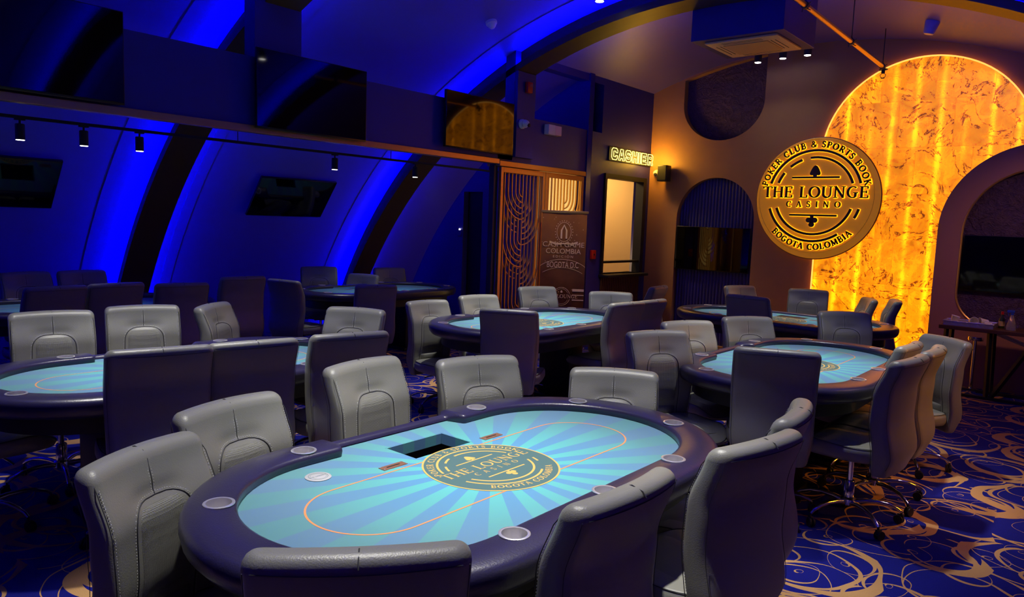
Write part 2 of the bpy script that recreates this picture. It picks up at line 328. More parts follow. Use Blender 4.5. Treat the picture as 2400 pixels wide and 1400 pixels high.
def plate_mesh(loops, thick, mx=None, name='plate', bevel=0.0):
    """filled 2-D outline with holes (first loop outer), extruded to thick, centred on local z=0"""
    c = bpy.data.curves.new(name, 'CURVE'); c.dimensions = '2D'; c.fill_mode = 'BOTH'; c.extrude = thick / 2; c.bevel_depth = bevel; c.resolution_u = 1
    for lp in loops:
        s = c.splines.new('POLY'); s.points.add(len(lp) - 1)
        for i, p in enumerate(lp): s.points[i].co = (p[0], p[1], 0, 1)
        s.use_cyclic_u = True
    o = bpy.data.objects.new(name, c); COL.objects.link(o)
    dg = bpy.context.evaluated_depsgraph_get(); me = bpy.data.meshes.new_from_object(o.evaluated_get(dg))
    bpy.data.objects.remove(o); bpy.data.curves.remove(c)
    if mx is not None: me.transform(mx)
    return me
def join_into(bm, me):
    bm.from_mesh(me); bpy.data.meshes.remove(me); return bm
def arc(cx, cy, r, a0, a1, n=24, ry=None):
    ry = ry or r
    return [(cx + r * math.cos(math.radians(a0 + (a1 - a0) * i / n)), cy + ry * math.sin(math.radians(a0 + (a1 - a0) * i / n))) for i in range(n + 1)]
def XZ(y):   # local (x,y,z) of a plate -> wall plane at y: x->x, y->z, z->-y
    return Matrix(((1, 0, 0, 0), (0, 0, -1, y), (0, 1, 0, 0), (0, 0, 0, 1)))
def YZ(x):   # plate x->y, plate y->z, normal -> x
    return Matrix(((0, 0, 1, x), (1, 0, 0, 0), (0, 1, 0, 0), (0, 0, 0, 1)))
def copy_tree(o, parent=None):
    c = o.copy(); COL.objects.link(c)
    if parent is not None: c.parent = parent
    for ch in list(KIDS.get(o.name, [])):
        copy_tree(ch, c)
    return c
KIDS = {}
def index_kids(root):
    bpy.context.view_layer.update()
    def rec(o):
        KIDS[o.name] = list(o.children)
        for c in o.children: rec(c)
    rec(root)

# ------------------------------------------------------------------ stroke lettering (roman caps with serifs)
def _arc(cx, cy, rx, ry, a0, a1, n=12): return [(cx + rx * math.cos(math.radians(a0 + (a1 - a0) * i / n)), cy + ry * math.sin(math.radians(a0 + (a1 - a0) * i / n))) for i in range(n + 1)]
TK, TN = 0.15, 0.065
def serif(x, y, w=0.30): return ([(x - w / 2, y), (x + w / 2, y)], TN * 0.8)
GL = {
 'T': (0.80, [([(0.40, 0), (0.40, 1)], TK), ([(0.02, 0.97), (0.78, 0.97)], TN), ([(0.03, 1), (0.03, 0.82)], TN), ([(0.77, 1), (0.77, 0.82)], TN), serif(0.40, 0.03)]),
 'H': (0.95, [([(0.18, 0), (0.18, 1)], TK), ([(0.77, 0), (0.77, 1)], TK), ([(0.18, 0.52), (0.77, 0.52)], TN), serif(0.18, 0.03), serif(0.18, 0.97), serif(0.77, 0.03), serif(0.77, 0.97)]),
 'E': (0.72, [([(0.18, 0), (0.18, 1)], TK), ([(0.03, 0.97), (0.64, 0.97)], TN), ([(0.03, 0.03), (0.67, 0.03)], TN), ([(0.18, 0.52), (0.54, 0.52)], TN), ([(0.63, 1), (0.63, 0.8)], TN), ([(0.66, 0), (0.66, 0.22)], TN), ([(0.54, 0.62), (0.54, 0.42)], TN)]),
 'L': (0.70, [([(0.18, 0), (0.18, 1)], TK), ([(0.03, 0.03), (0.66, 0.03)], TN), ([(0.65, 0), (0.65, 0.24)], TN), serif(0.18, 0.97)]),
 'O': (1.02, [(_arc(0.51, 0.5, 0.40, 0.47, 0, 360, 28), 'O')]),
 'U': (0.92, [([(0.17, 1), (0.17, 0.36)] + _arc(0.46, 0.34, 0.29, 0.31, 180, 270, 8), TK), (_arc(0.46, 0.34, 0.29, 0.31, 270, 360, 8) + [(0.75, 1)], TN * 1.2), serif(0.17, 0.97), serif(0.75, 0.97)]),
 'N': (0.98, [([(0.17, 0), (0.17, 1)], TN * 1.2), ([(0.14, 1), (0.80, 0.02)], TK), ([(0.80, 0), (0.80, 1)], TN * 1.2), serif(0.17, 0.03), serif(0.80, 0.97), serif(0.12, 0.97, 0.2)]),
 'G': (0.95, [(_arc(0.50, 0.5, 0.39, 0.47, 55, 300, 20), 'O'), ([(0.70, 0.1), (0.72, 0.45)], TK), ([(0.55, 0.45), (0.88, 0.45)], TN)]),
 'C': (0.86, [(_arc(0.50, 0.5, 0.39, 0.47, 50, 310, 20), 'O'), ([(0.76, 0.95), (0.76, 0.72)], TN)]),
 'A': (0.90, [([(0.44, 1), (0.78, 0.02)], TK), ([(0.45, 1), (0.12, 0.02)], TN * 1.1), ([(0.24, 0.34), (0.66, 0.34)], TN), serif(0.12, 0.03, 0.24), serif(0.78, 0.03, 0.26)]),
 'S': (0.66, [(_arc(0.33, 0.73, 0.21, 0.24, 30, 210, 10) + [(0.33, 0.52)] + _arc(0.33, 0.27, 0.23, 0.24, 40, -150, 10), 0.11), ([(0.53, 0.96), (0.53, 0.78)], TN), ([(0.10, 0.04), (0.10, 0.24)], TN)]),
 'I': (0.40, [([(0.20, 0), (0.20, 1)], TK), serif(0.20, 0.03), serif(0.20, 0.97)]),
 'P': (0.72, [([(0.18, 0), (0.18, 1)], TK), ([(0.03, 0.97), (0.40, 0.97)] + _arc(0.40, 0.73, 0.24, 0.24, 90, -90, 10) + [(0.18, 0.49)], 0.09), serif(0.18, 0.03)]),
 'R': (0.84, [([(0.18, 0), (0.18, 1)], TK), ([(0.03, 0.97), (0.40, 0.97)] + _arc(0.40, 0.74, 0.23, 0.23, 90, -90, 10) + [(0.18, 0.51)], 0.09), ([(0.40, 0.51), (0.76, 0.02)], TK * 0.85), serif(0.18, 0.03), serif(0.78, 0.03, 0.16)]),
 'B': (0.76, [([(0.18, 0), (0.18, 1)], TK), ([(0.03, 0.97), (0.40, 0.97)] + _arc(0.40, 0.75, 0.20, 0.22, 90, -90, 8) + [(0.18, 0.53)], 0.085), ([(0.18, 0.53), (0.42, 0.53)] + _arc(0.42, 0.28, 0.24, 0.25, 90, -90, 8) + [(0.03, 0.03)], 0.09)]),
 'K': (0.88, [([(0.18, 0), (0.18, 1)], TK), ([(0.70, 0.97), (0.22, 0.46)], TN * 1.1), ([(0.34, 0.58), (0.78, 0.02)], TK * 0.85), serif(0.18, 0.03), serif(0.18, 0.97), serif(0.70, 0.97, 0.2), serif(0.80, 0.03, 0.18)]),
 'M': (1.12, [([(0.17, 0), (0.20, 1)], TN * 1.2), ([(0.20, 1), (0.55, 0.08)], TK), ([(0.55, 0.08), (0.90, 1)], TN * 1.2), ([(0.90, 1), (0.93, 0)], TK), serif(0.17, 0.03), serif(0.93, 0.03)]),
 'D': (0.92, [([(0.18, 0), (0.18, 1)], TK), ([(0.03, 0.97), (0.38, 0.97)] + _arc(0.40, 0.5, 0.40, 0.47, 90, -90, 14) + [(0.03, 0.03)], 0.09)]),
 '&': (0.95, [([(0.86, 0.42)] + [(0.72, 0.14)] + _arc(0.40, 0.26, 0.27, 0.24, -30, -220, 10) + [(0.50, 0.62)] + _arc(0.42, 0.79, 0.15, 0.18, -30, 210, 10) + [(0.84, 0.02)], 0.09)]),
 '.': (0.3, [([(0.08, 0.07), (0.2, 0.07)], 0.12)]),
 ' ': (0.45, []),
}
def ribbon(bm, pts, w, f, d0, d1, grow=0.0):
    """2-D polyline of width w drawn as a slab from depth d0 to d1; f maps (x,y,d)->Vector"""
    k = len(pts); L = []; closed = (k > 2 and abs(pts[0][0] - pts[-1][0]) < 1e-6 and abs(pts[0][1] - pts[-1][1]) < 1e-6)
    for i in range(k):
        if closed: a, b = pts[(i - 1) % (k - 1)], pts[(i + 1) % (k - 1)]
        else: a, b = pts[max(i - 1, 0)], pts[min(i + 1, k - 1)]
        dx, dy = b[0] - a[0], b[1] - a[1]; l = math.hypot(dx, dy) or 1
        nx, ny = -dy / l, dx / l
        ww = w
        if w == 'O': ww = 0.065 + 0.095 * abs(nx) ** 1.5
        h = ww / 2 + grow; ex = ey = 0
        if not closed and grow:
            sgn = -1 if i == 0 else (1 if i == k - 1 else 0); ex, ey = dx / l * grow * sgn, dy / l * grow * sgn
        L.append(((pts[i][0] + nx * h + ex, pts[i][1] + ny * h + ey), (pts[i][0] - nx * h + ex, pts[i][1] - ny * h + ey)))
    top = [(bm.verts.new(f(p[0], p[1], d1)), bm.verts.new(f(q[0], q[1], d1))) for p, q in L]
    bot = [(bm.verts.new(f(p[0], p[1], d0)), bm.verts.new(f(q[0], q[1], d0))) for p, q in L] if d1 != d0 else None
    for i in range(k - 1):
        bm.faces.new((top[i][0], top[i + 1][0], top[i + 1][1], top[i][1]))
        if bot:
            bm.faces.new((bot[i][1], bot[i + 1][1], bot[i + 1][0], bot[i][0]))
            bm.faces.new((top[i][0], bot[i][0], bot[i + 1][0], top[i + 1][0])); bm.faces.new((top[i][1], top[i + 1][1], bot[i + 1][1], bot[i][1]))
    if bot and not closed:
        bm.faces.new((top[0][0], top[0][1], bot[0][1], bot[0][0])); bm.faces.new((top[-1][0], bot[-1][0], bot[-1][1], top[-1][1]))
def text_width(s, sp=0.08): return sum(GL[c][0] + sp for c in s) - sp
def text_line(bm, s, x, y, h, F, d0, d1, sp=0.08, grow=0.0, xs=1.0):
    cx = x - text_width(s, sp) * h * xs / 2
    for c in s:
        w, st = GL[c]
        for pts, tw in st:
            ribbon(bm, pts, tw, (lambda a, b, d, cx=cx: F(cx + a * h * xs, y + b * h, d)), d0, d1, grow / h)
        cx += (w + sp) * h * xs
def text_arc(bm, s, cx, cy, r, mid, h, F, d0, d1, sp=0.10, grow=0.0, under=False, bold=1.35):
    tot = text_width(s, sp) * h; a = math.radians(mid) + (tot / r / 2 if not under else -tot / r / 2)
    for c in s:
        w, st = GL[c]; half = (w + 0) * h / 2 / r
        ac = a - half if not under else a + half
        def f(u, v, d, ac=ac, w=w):
            if not under:
                X = (u - w / 2) * h; Y = r + v * h; return F(cx + X * math.sin(ac) + Y * math.cos(ac), cy - X * math.cos(ac) + Y * math.sin(ac), d)
            X = (u - w / 2) * h; Y = -(r - v * h) if False else (r - v * h)
            return F(cx - X * math.sin(ac) + Y * math.cos(ac), cy + X * math.cos(ac) + Y * math.sin(ac), d)
        for pts, tw in st: ribbon(bm, pts, tw if tw == 'O' else tw * bold, f, d0, d1, grow / h + (0.022 if tw == 'O' else 0))
        step = (w + sp) * h / r; a = a - step if not under else a + step
def solid2d(bm, pts, F, d0, d1):
    t = [bm.verts.new(F(p[0], p[1], d1)) for p in pts]; fs = [bm.faces.new(t)]
    if d0 != d1:
        b = [bm.verts.new(F(p[0], p[1], d0)) for p in pts]; fs.append(bm.faces.new(b[::-1]))
        for i in range(len(pts)): bm.faces.new((t[i], b[i], b[(i + 1) % len(pts)], t[(i + 1) % len(pts)]))
    bmesh.ops.triangulate(bm, faces=[f for f in fs if len(f.verts) > 4])
def spade_pts(cx, cy, s):
    P = [(0, 1.0)]
    for t in range(1, 9):
        k = t / 8; P.append((0.08 + 0.62 * k ** 0.9, 1.0 - 1.02 * k + 0.14 * math.sin(PI * k)))
    P += _arc(0.42, -0.12, 0.30, 0.27, 20, -140, 8) + [(0.10, -0.16), (0.22, -0.55), (0.0, -0.55)]
    L = [(-x, y) for x, y in P[::-1][1:-1]]
    return [(cx + x * s, cy + y * s) for x, y in P + L]
def club(bm, cx, cy, s, F, d0, d1, g=0.0):   # hangs upside down below its bar
    for (x, y) in ((-0.42, 0.1), (0.42, 0.1), (0, -0.52)):
        solid2d(bm, [(cx + x * s + p[0], cy + y * s + p[1]) for p in _arc(0, 0, 0.36 * s + g, 0.36 * s + g, 0, 345, 18)], F, d0, d1)
    solid2d(bm, [(cx - 0.24 * s, cy + 0.66 * s), (cx - 0.07 * s, cy + 0.2 * s), (cx - 0.2 * s, cy - 0.3 * s), (cx + 0.2 * s, cy - 0.3 * s), (cx + 0.07 * s, cy + 0.2 * s), (cx + 0.24 * s, cy + 0.66 * s)], F, d0, d1)
def logo_art(bm, R, F0, d0, d1, grow=0.0):
    """the round club emblem; all rings sit a little above the disc centre"""
    F = lambda x, y, d: F0(x, y + 0.03 * R, d)
    text_arc(bm, 'POKER CLUB & SPORTS BOOK', 0, 0, 0.865 * R, 90, 0.105 * R, F, d0, d1, sp=0.17, grow=grow)
    text_arc(bm, 'BOGOTA COLOMBIA', 0, 0, 0.965 * R, 270, 0.105 * R, F, d0, d1, sp=0.17, grow=grow, under=True)
    wr = 0.036 * R
    def A(r, a0, a1): ribbon(bm, _arc(0, 0, r, r, a0, a1, max(4, int(abs(a1 - a0) / 5))), wr, F, d0, d1, grow)
    A(0.81 * R, 16, 164); A(0.685 * R, 19, 98); A(0.685 * R, 111, 130); A(0.685 * R, 143, 160)
    A(0.685 * R, 199, 341); A(0.81 * R, 197, 304); A(0.81 * R, 312, 327) if False else A(0.81 * R, 332, 344)
    ribbon(bm, [(-0.40 * R, 0.33 * R), (0.42 * R, 0.33 * R)], 0.028 * R, F, d0, d1, grow)
    ribbon(bm, [(-0.40 * R, -0.345 * R), (0.42 * R, -0.345 * R)], 0.028 * R, F, d0, d1, grow)
    solid2d(bm, spade_pts(0, 0.415 * R, 0.125 * R + grow), F, d0, d1)
    club(bm, 0, -0.445 * R, 0.125 * R, F, d0, d1, grow)
    text_line(bm, 'THE LOUNGE', 0, -0.03 * R, 0.20 * R, F, d0, d1, sp=0.06, grow=grow, xs=1.05)
    text_line(bm, 'CASINO', 0, -0.20 * R, 0.105 * R, F, d0, d1, sp=0.85, grow=grow)

# ------------------------------------------------------------------ room constants
VX, VZ, VR = -3.2, -2.25, 6.28           # vault axis and radius
Y0, Y1 = -4.0, 9.62                      # rear wall, end wall
LX = -5.5                                # bulkhead / cashier wall line
def vz(x, r=VR): return VZ + math.sqrt(max(0, r * r - (x - VX) ** 2))
AF = math.degrees(math.asin(-VZ / VR))   # angle at the floor

# floor
bm = newbm(); box(bm, -9.2, 2.8, Y0, Y1 + 0.1, -0.1, 0.0)
struct('floor', bm, M['carpet'], smooth=False)
# vault shell = ceiling (a solid arch)
bm = newbm(); n = 72; rings = []
for (r, y) in ((VR, Y0 - 0.1), (VR, Y1 + 0.15), (VR + 0.12, Y1 + 0.15), (VR + 0.12, Y0 - 0.1)):
    rings.append([bm.verts.new((VX + r * math.cos(math.radians(AF + (180 - 2 * AF) * i / n)), y, VZ + r * math.sin(math.radians(AF + (180 - 2 * AF) * i / n)))) for i in range(n + 1)])
for a in range(4):
    b = (a + 1) % 4
    for i in range(n): bm.faces.new((rings[a][i], rings[a][i + 1], rings[b][i + 1], rings[b][i]))
bm.faces.new([r[0] for r in rings]); bm.faces.new([r[-1] for r in rings])
struct('ceiling', bm, M['shell'], angle=30)
# ribs: wide dark plate on a narrow spine, LED strips down both flanks of the spine
def arch_ring(bm, r0, r1, y0, y1, a0=AF + 0.3, a1=180 - AF - 0.3, n=72):
    rg = []
    for (r, y) in ((r0, y0), (r0, y1), (r1, y1), (r1, y0)):
        rg.append([bm.verts.new((VX + r * math.cos(math.radians(a0 + (a1 - a0) * i / n)), y, VZ + r * math.sin(math.radians(a0 + (a1 - a0) * i / n)))) for i in range(n + 1)])
    for a in range(4):
        b = (a + 1) % 4
        for i in range(n): bm.faces.new((rg[a][i], rg[a][i + 1], rg[b][i + 1], rg[b][i]))
    bm.faces.new([r[0] for r in rg]); bm.faces.new([r[-1] for r in rg])
RIBS = [(3.33, 3.66, 'ledblue', 'ledblue'), (6.47, 6.80, 'ledblue', 'ledblue_dim'), (0.19, 0.52, 'ledblue_dim', 'ledblue'), (-2.95, -2.62, 'ledblue_dim', 'ledblue_dim')]
for i, (ya, yb, la, lb) in enumerate(RIBS):
    bm = newbm(); arch_ring(bm, 6.06, 6.12, ya, yb); arch_ring(bm, 6.12, 6.130, ya, ya + 0.012); arch_ring(bm, 6.12, 6.130, yb - 0.012, yb); arch_ring(bm, 6.12, VR + 0.02, (ya + yb) / 2 - 0.07, (ya + yb) / 2 + 0.07)
    rib = struct('trim_%d' % (i + 1), bm, M['rib'])
    for (y, ml) in (((ya + yb) / 2 - 0.075, la), ((ya + yb) / 2 + 0.075, lb)):
        bm = newbm(); arch_ring(bm, 6.128, 6.150, y - 0.006, y + 0.006, a0=50, n=40); finish('led_strip', bm, M[ml], parent=rib)
    bm = newbm()                                              # low step beside the rib on the shell
    for s in (-1, 1):
        yc = (ya + yb) / 2 + s * 0.50; arch_ring(bm, VR - 0.007, VR + 0.02, min(yc, yc - s * 0.12), max(yc, yc - s * 0.12))
    finish('shell_step', bm, M['shell'], parent=rib)
# end wall with U niche and arched recess
wall = [(LX - 0.1, 0.0)] + [(LX - 0.1, vz(LX - 0.1) + 0.03)] + [(x, vz(x) + 0.03) for x in [LX + 0.2 * i for i in range(0, 40)] if x < 2.5] + [(2.55, 0.0)]
un = [(-3.84, 3.40), (-3.84, vz(-3.84) - 0.03)] + [(x, vz(x) - 0.03) for x in (-4.1, -4.4, -4.7)] + [(-5.01, vz(-5.01) - 0.03), (-5.01, 3.40)] + arc(-4.425, 3.40, 0.585, 180, 360, 28, ry=0.52)[1:-1]
dn = [(-5.02, 0.02), (-3.875, 0.02), (-3.875, 1.80)] + arc(-4.4475, 1.80, 0.5725, 0, 180, 32)[1:-1] + [(-5.02, 1.80)]
me = plate_mesh([wall, un, dn], 0.12, XZ(Y1 + 0.06)); struct('wall_end', me, M['brownwall'], smooth=False)
bm = newbm(); box(bm, LX - 0.1, 2.55, Y1 + 0.125, Y1 + 0.16, 0, 4.1)
struct('wall_end_backing', bm, M['ribside'], smooth=False)['label'] = 'dark backing behind the end wall'
# rear, left-room end, side closure
rear = [(-9.06, 0.0)] + [(VX - 5.86 + 11.72 * i / 48, vz(VX - 5.86 + 11.72 * i / 48) + 0.03) for i in range(49)]
struct('wall_rear', plate_mesh([rear + [(2.66, 0)]], 0.1, XZ(Y0 - 0.05)), M['bluewall'], smooth=False)
LR = [(LX + 0.02, 0)] + [(LX + 0.02, vz(LX + 0.02) + 0.03)] + [(LX - 0.12 * i, vz(LX - 0.12 * i) + 0.03) for i in range(1, 29)] + [(-9.06, 0)]
DO = [(-7.68, 0.02), (-7.30, 0.02), (-7.30, 2.08), (-7.68, 2.08)]
struct('wall_side_room_end', plate_mesh([LR, DO], 0.1, XZ(8.0)), M['bluewall'], smooth=False)
bm = newbm(); box(bm, -7.72, -7.26, 8.07, 8.11, 0, 2.12); struct('door_1', bm, M['black'], smooth=False)
# bulkhead (fascia) between the two halves of the vault, z 2.36..2.90
bm = newbm(); box(bm, LX - 0.18, LX, Y0, 6.47, 2.36, 2.90); struct('wall_left_bulkhead', bm, M['bluewall'], smooth=False)
# cashier wall with door opening, window opening, upper recess opening
def vzl(off=0.03): return vz(LX) + off
cw = [(6.22, 2.34), (6.22, 2.88), (6.47, 2.88), (6.47, vzl()), (Y1 + 0.05, vzl()), (Y1 + 0.05, 0.0), (7.92, 0.0), (7.92, 2.34)]
hole_w = [(8.44, 0.985), (9.42, 0.985), (9.42, 2.32), (8.44, 2.32)]
hole_u = [(6.79, 2.88), (8.30, 2.88), (8.30, vzl(-0.09)), (6.79, vzl(-0.09))]
struct('wall_left_cashier', plate_mesh([cw, hole_w, hole_u], 0.14, YZ(LX - 0.07)), M['bluewall'], smooth=False)
# pilasters that carry ribs 1 and 2 on the bulkhead
for k, (ya, yb) in enumerate(((3.24, 3.67), (6.47, 6.80))):
    bm = newbm(); x0 = LX - 0.16 if k == 0 else LX + 0.004
    if k == 0: box(bm, LX - 0.17, LX - 0.01, ya, yb, 2.905, vz(LX, 6.12))
    else: box(bm, LX + 0.002, LX + 0.045, ya, yb, 2.40, vz(LX, 6.07), 0.004, 1)
    struct('trim_%d' % (5 + k), bm, M['bluewall'], smooth=False)
# window frame & ledge at the cashier
bm = newbm()
for q in ((8.40, 8.445, 0.93, 2.36), (9.415, 9.50, 0.93, 2.36)): box(bm, LX - 0.10, LX + 0.03, q[0], q[1], q[2], q[3])
box(bm, LX - 0.10, LX + 0.03, 8.445, 9.415, 2.30, 2.36); box(bm, LX - 0.09, LX + 0.01, 8.445, 9.415, 1.135, 1.165)
wf = struct('window_1', bm, M['black'], smooth=False)
bm = newbm(); box(bm, LX - 0.20, LX + 0.16, 8.38, 9.46, 0.945, 0.985, 0.006, 1); finish('window_ledge', bm, M['black'], parent=wf, smooth=False)
bm = newbm()
for i in range(22):
    y = 8.42 + i * 0.0465; box(bm, LX + 0.002, LX + 0.022, y, y + 0.034, 0.02, 0.93, 0.004, 1)
struct('trim_7', bm, M['wood'], smooth=False)['label'] = 'brown slatted panel under the cashier window'
# cashier room
bm = newbm(); box(bm, -7.35, -7.30, 8.08, Y1 + 0.10, 0, 2.8); box(bm, -7.35, LX - 0.15, Y1 + 0.05, Y1 + 0.10, 0, 2.8); box(bm, -7.35, LX - 0.15, 8.08, Y1 + 0.1, 2.75, 2.8)
struct('wall_cashier_room', bm, M['cream'], smooth=False)
bm = newbm(); me = plate_mesh([[(8.35, 0.9), (8.35, 2.74), (8.95, 2.74), (8.95, 1.75)] + arc(8.55, 1.75, 0.40, 0, -80, 12)], 0.02, YZ(-7.285)); join_into(bm, me)
struct('trim_8', bm, mat('speckled_brown_panel', (0.10, 0.06, 0.03), 0.6, bump=(90, 0.6), var=(60, 0.5)), smooth=False)
# ledge strip under the bulkhead (bronze) running into the sliding-door header
bm = newbm(); box(bm, LX - 0.05, LX + 0.03, Y0, 6.22, 2.300, 2.357, 0.004, 1); struct('trim_9', bm, M['gold'], smooth=False)['label'] = 'bronze track strip under the bulkhead'
# baseboards
bm = newbm()
for a, b in ((-3.87, -3.06), (-1.6, 2.5)): box(bm, a, b, Y1 - 0.02, Y1 + 0.001, 0, 0.10)
struct('baseboard_end', bm, M['wood'], smooth=False)
# fluted blue panel inside the arched recess and textured back of the U niche
bm = newbm(); k = 24; x0, x1 = -5.02, -3.875; cols = []
nn = k * 8
for i in range(nn + 1):
    x = x0 + (x1 - x0) * i / nn; y = Y1 + 0.105 - 0.016 * abs(math.sin(PI * i / 8))
    zt = 1.80 + math.sqrt(max(0, 0.5725 ** 2 - (x + 4.4475) ** 2)) + 0.01
    cols.append((bm.verts.new((x, y, 0.0)), bm.verts.new((x, y, zt))))
for a, b in zip(cols, cols[1:]): bm.faces.new((a[0], b[0], b[1], a[1]))
struct('trim_10', bm, M['fluted'], angle=60)['label'] = 'blue fluted panel in the arched recess'
me = plate_mesh([[(p[0], p[1]) for p in un]], 0.01, XZ(Y1 + 0.115)); struct('trim_11', me, M['niche'], smooth=False)['label'] = 'dark crushed texture panel in the upper niche'
# big arched panel on the right with its textured niche
AX, AR = -0.72, 0.95; IX, IR = -0.72, 0.705
outer = [(AX + AR, 0.0), (AX + AR, 1.75)] + arc(AX, 1.75, AR, 0, 180, 40)[1:-1] + [(AX - AR, 1.75), (AX - AR, 0.0)]
inner = [(IX + IR, 1.05), (IX + IR, 1.72)] + arc(IX, 1.72, IR, 0, 180, 36)[1:-1] + [(IX - IR, 1.72), (IX - IR, 1.05)] + arc(IX - IR + 0.35, 1.05, 0.35, 180, 270, 10)[1:] + arc(IX + IR - 0.35, 1.05, 0.35, 270, 360, 10)[:-1]
struct('trim_12', plate_mesh([outer, inner], 0.14, XZ(Y1 - 0.07)), M['auberg'], smooth=False)['label'] = 'tall aubergine arched panel around the right niche'
struct('trim_13', plate_mesh([inner], 0.01, XZ(Y1 - 0.068)), M['niche'], smooth=False)['label'] = 'dark crushed texture panel in the right niche'
bm = newbm(); tube(bm, [(x, Y1 - 0.142, z) for x, z in inner], 0.011, 6, closed=True)
struct('trim_14', bm, M['gold'])['label'] = 'thin gold bead around the right niche'
# backlit stone panel
st = [(-3.035, 0.0), (-3.035, 2.64)] + arc(-1.945, 2.62, 1.09, 180, 0, 56)[0:] + [(-0.855, 0.0)]
me = plate_mesh([st], 0.04, XZ(Y1 - 0.035)); o = link_mesh('stone_panel', me, M['stone'], smooth=False)
tag(o, 'glowing amber backlit stone slab panel with rounded top behind the round sign', 'wall panel')
bm = newbm(); tube(bm, [(x - 0.0 + (0.0), Y1 - 0.045, z) for x, z in [(-3.047, 0.0), (-3.047, 2.64)] + [(-1.945 + 1.102 * math.cos(math.radians(180 - i * 4)), 2.62 + 1.102 * math.sin(math.radians(180 - i * 4))) for i in range(46)]], 0.009, 6)
finish('edge_light', bm, mat('amber_edge_strip', (1, 0.6, 0.1), 0.5, emit=(1, 0.55, 0.10), estr=1.3), parent=o)

# ================================================================== CHAIR
def prof(z, pts):
    for (z0, v0), (z1, v1) in zip(pts, pts[1:]):
        if z <= z1:
            t = (z - z0) / (z1 - z0) if z1 > z0 else 0; t = max(0, min(1, t)); t = t * t * (3 - 2 * t) if len(pts) > 2 else t
            return v0 + (v1 - v0) * t
    return pts[-1][1]
BC = [(0.35, -0.225), (0.47, -0.248), (0.66, -0.222), (0.80, -0.228), (1.0, -0.285)]      # backrest centre line, y over z
BT = [(0.35, 0.040), (0.47, 0.055), (0.70, 0.050), (1.0, 0.043)]                          # half thickness
BW = [(0.35, 0.205), (0.55, 0.222), (0.80, 0.228), (1.0, 0.228)]                          # half width
def saddle(x): return 0.030 * (x / 0.228) ** 2
def dimple(x, z): return 0.014 * math.exp(-((z - 0.872) / 0.028) ** 2 - (x / 0.095) ** 4) + 0.006 * math.exp(-((z - 0.90) / 0.05) ** 2) * math.exp(-(x / 0.14) ** 2)
def front_y(x, z): return prof(z, BC) + prof(z, BT) + saddle(x) - dimple(x, z)
def back_y(x, z): return prof(z, BC) - prof(z, BT) + saddle(x)
def super_ring(hw, ht, e=0.28, n=48):
    out = []
    for i in range(n):
        a = 2 * PI * (i + 0.5) / n; c, s = math.cos(a), math.sin(a)
        out.append((hw * math.copysign(abs(c) ** e, c), ht * math.copysign(abs(s) ** (e * 1.6), s)))
    return out
def slab_ring(hw, ht):
    r = min(0.036, ht * 0.92, hw * 0.5); out = []
    for sgn in (1, -1):
        a = [(hw - r) * (1 - 2 * i / 20) for i in range(21)]
        out += [(x * sgn, ht * sgn) for x in a]
        for k in range(1, 6):
            t = math.radians(90 * k / 6)
            out.append((-sgn * (hw - r + r * math.sin(t)), sgn * (ht - r + r * math.cos(t))))
        out.append((-sgn * hw, sgn * (ht - r) * 0.5)); out.append((-sgn * hw, -sgn * (ht - r) * 0.5))
        for k in range(5, 0, -1):
            t = math.radians(90 * k / 6)
            out.append((-sgn * (hw - r + r * math.sin(t)), -sgn * (ht - r + r * math.cos(t))))
    return out
def backrest_bm():
    bm = newbm(); rings = []; zs = [(0.35, 0.55), (0.356, 0.80), (0.37, 0.95)] + [(0.39 + i * 0.014, 1.0) for i in range(42)]
    rr = 0.034
    for a in (0, 22, 42, 60, 75, 86):
        zs.append((1.0 - rr + rr * math.sin(math.radians(a)), ('t', math.cos(math.radians(a)))))
    for z, k in zs:
        hw, ht = prof(z, BW), prof(z, BT)
        if isinstance(k, tuple): ht2 = ht - 0.034 + 0.034 * k[1]; hw2 = hw - 0.030 + 0.030 * k[1]
        else: ht2 = ht * (0.5 + 0.5 * k) if k < 1 else ht; hw2 = hw - (1 - k) * 0.04
        ring = []
        for x, y in slab_ring(hw2, ht2):
            yy = prof(z, BC) + y + saddle(x) - (dimple(x, z) if y > 0.4 * ht2 else 0)
            ring.append(bm.verts.new((x, yy, z + (0.006 * (1 - (x / 0.23) ** 2) if z > 0.95 else 0))))
        rings.append(ring)
    n = len(rings[0])
    for a, b in zip(rings, rings[1:]):
        for i in range(n): bm.faces.new((a[i], a[(i + 1) % n], b[(i + 1) % n], b[i]))
    bm.faces.new(rings[0][::-1]); bm.faces.new(rings[-1]); return bm
ZT, ZB, HP = 0.862, 0.555, 0.112
def pan_hw(z):
    r = 0.085
    if z > ZT - r: k = (z - (ZT - r)) / r; return HP - 0.0 - (HP * 0.72) * (1 - (1 - min(1, k) ** 2.6) ** (1 / 2.6)) if k < 0.999 else HP * 0.28
    return HP + (ZT - r - z) * 0.04
def patch(z0, z1, hwf, bulge, nz=18, nx=12, off=0.003, edge=0.012):
    bm = newbm(); g = []
    for j in range(nz + 1):
        z = z0 + (z1 - z0) * j / nz; row = []
        for i in range(nx + 1):
            u = -1 + 2 * i / nx; x = u * hwf(z); v = 2 * j / nz - 1
            e = (1 - abs(u) ** 6) * (1 - abs(v) ** 8)
            row.append(bm.verts.new((x, front_y(x, z) + off * e - edge * (1 - e) * (1 if e < 0.01 else 0.1) + bulge * (1 - u * u) * (1 - v * v), z)))
        g.append(row)
    for j in range(nz):
        for i in range(nx): bm.faces.new((g[j][i], g[j][i + 1], g[j + 1][i + 1], g[j + 1][i]))
    return bm
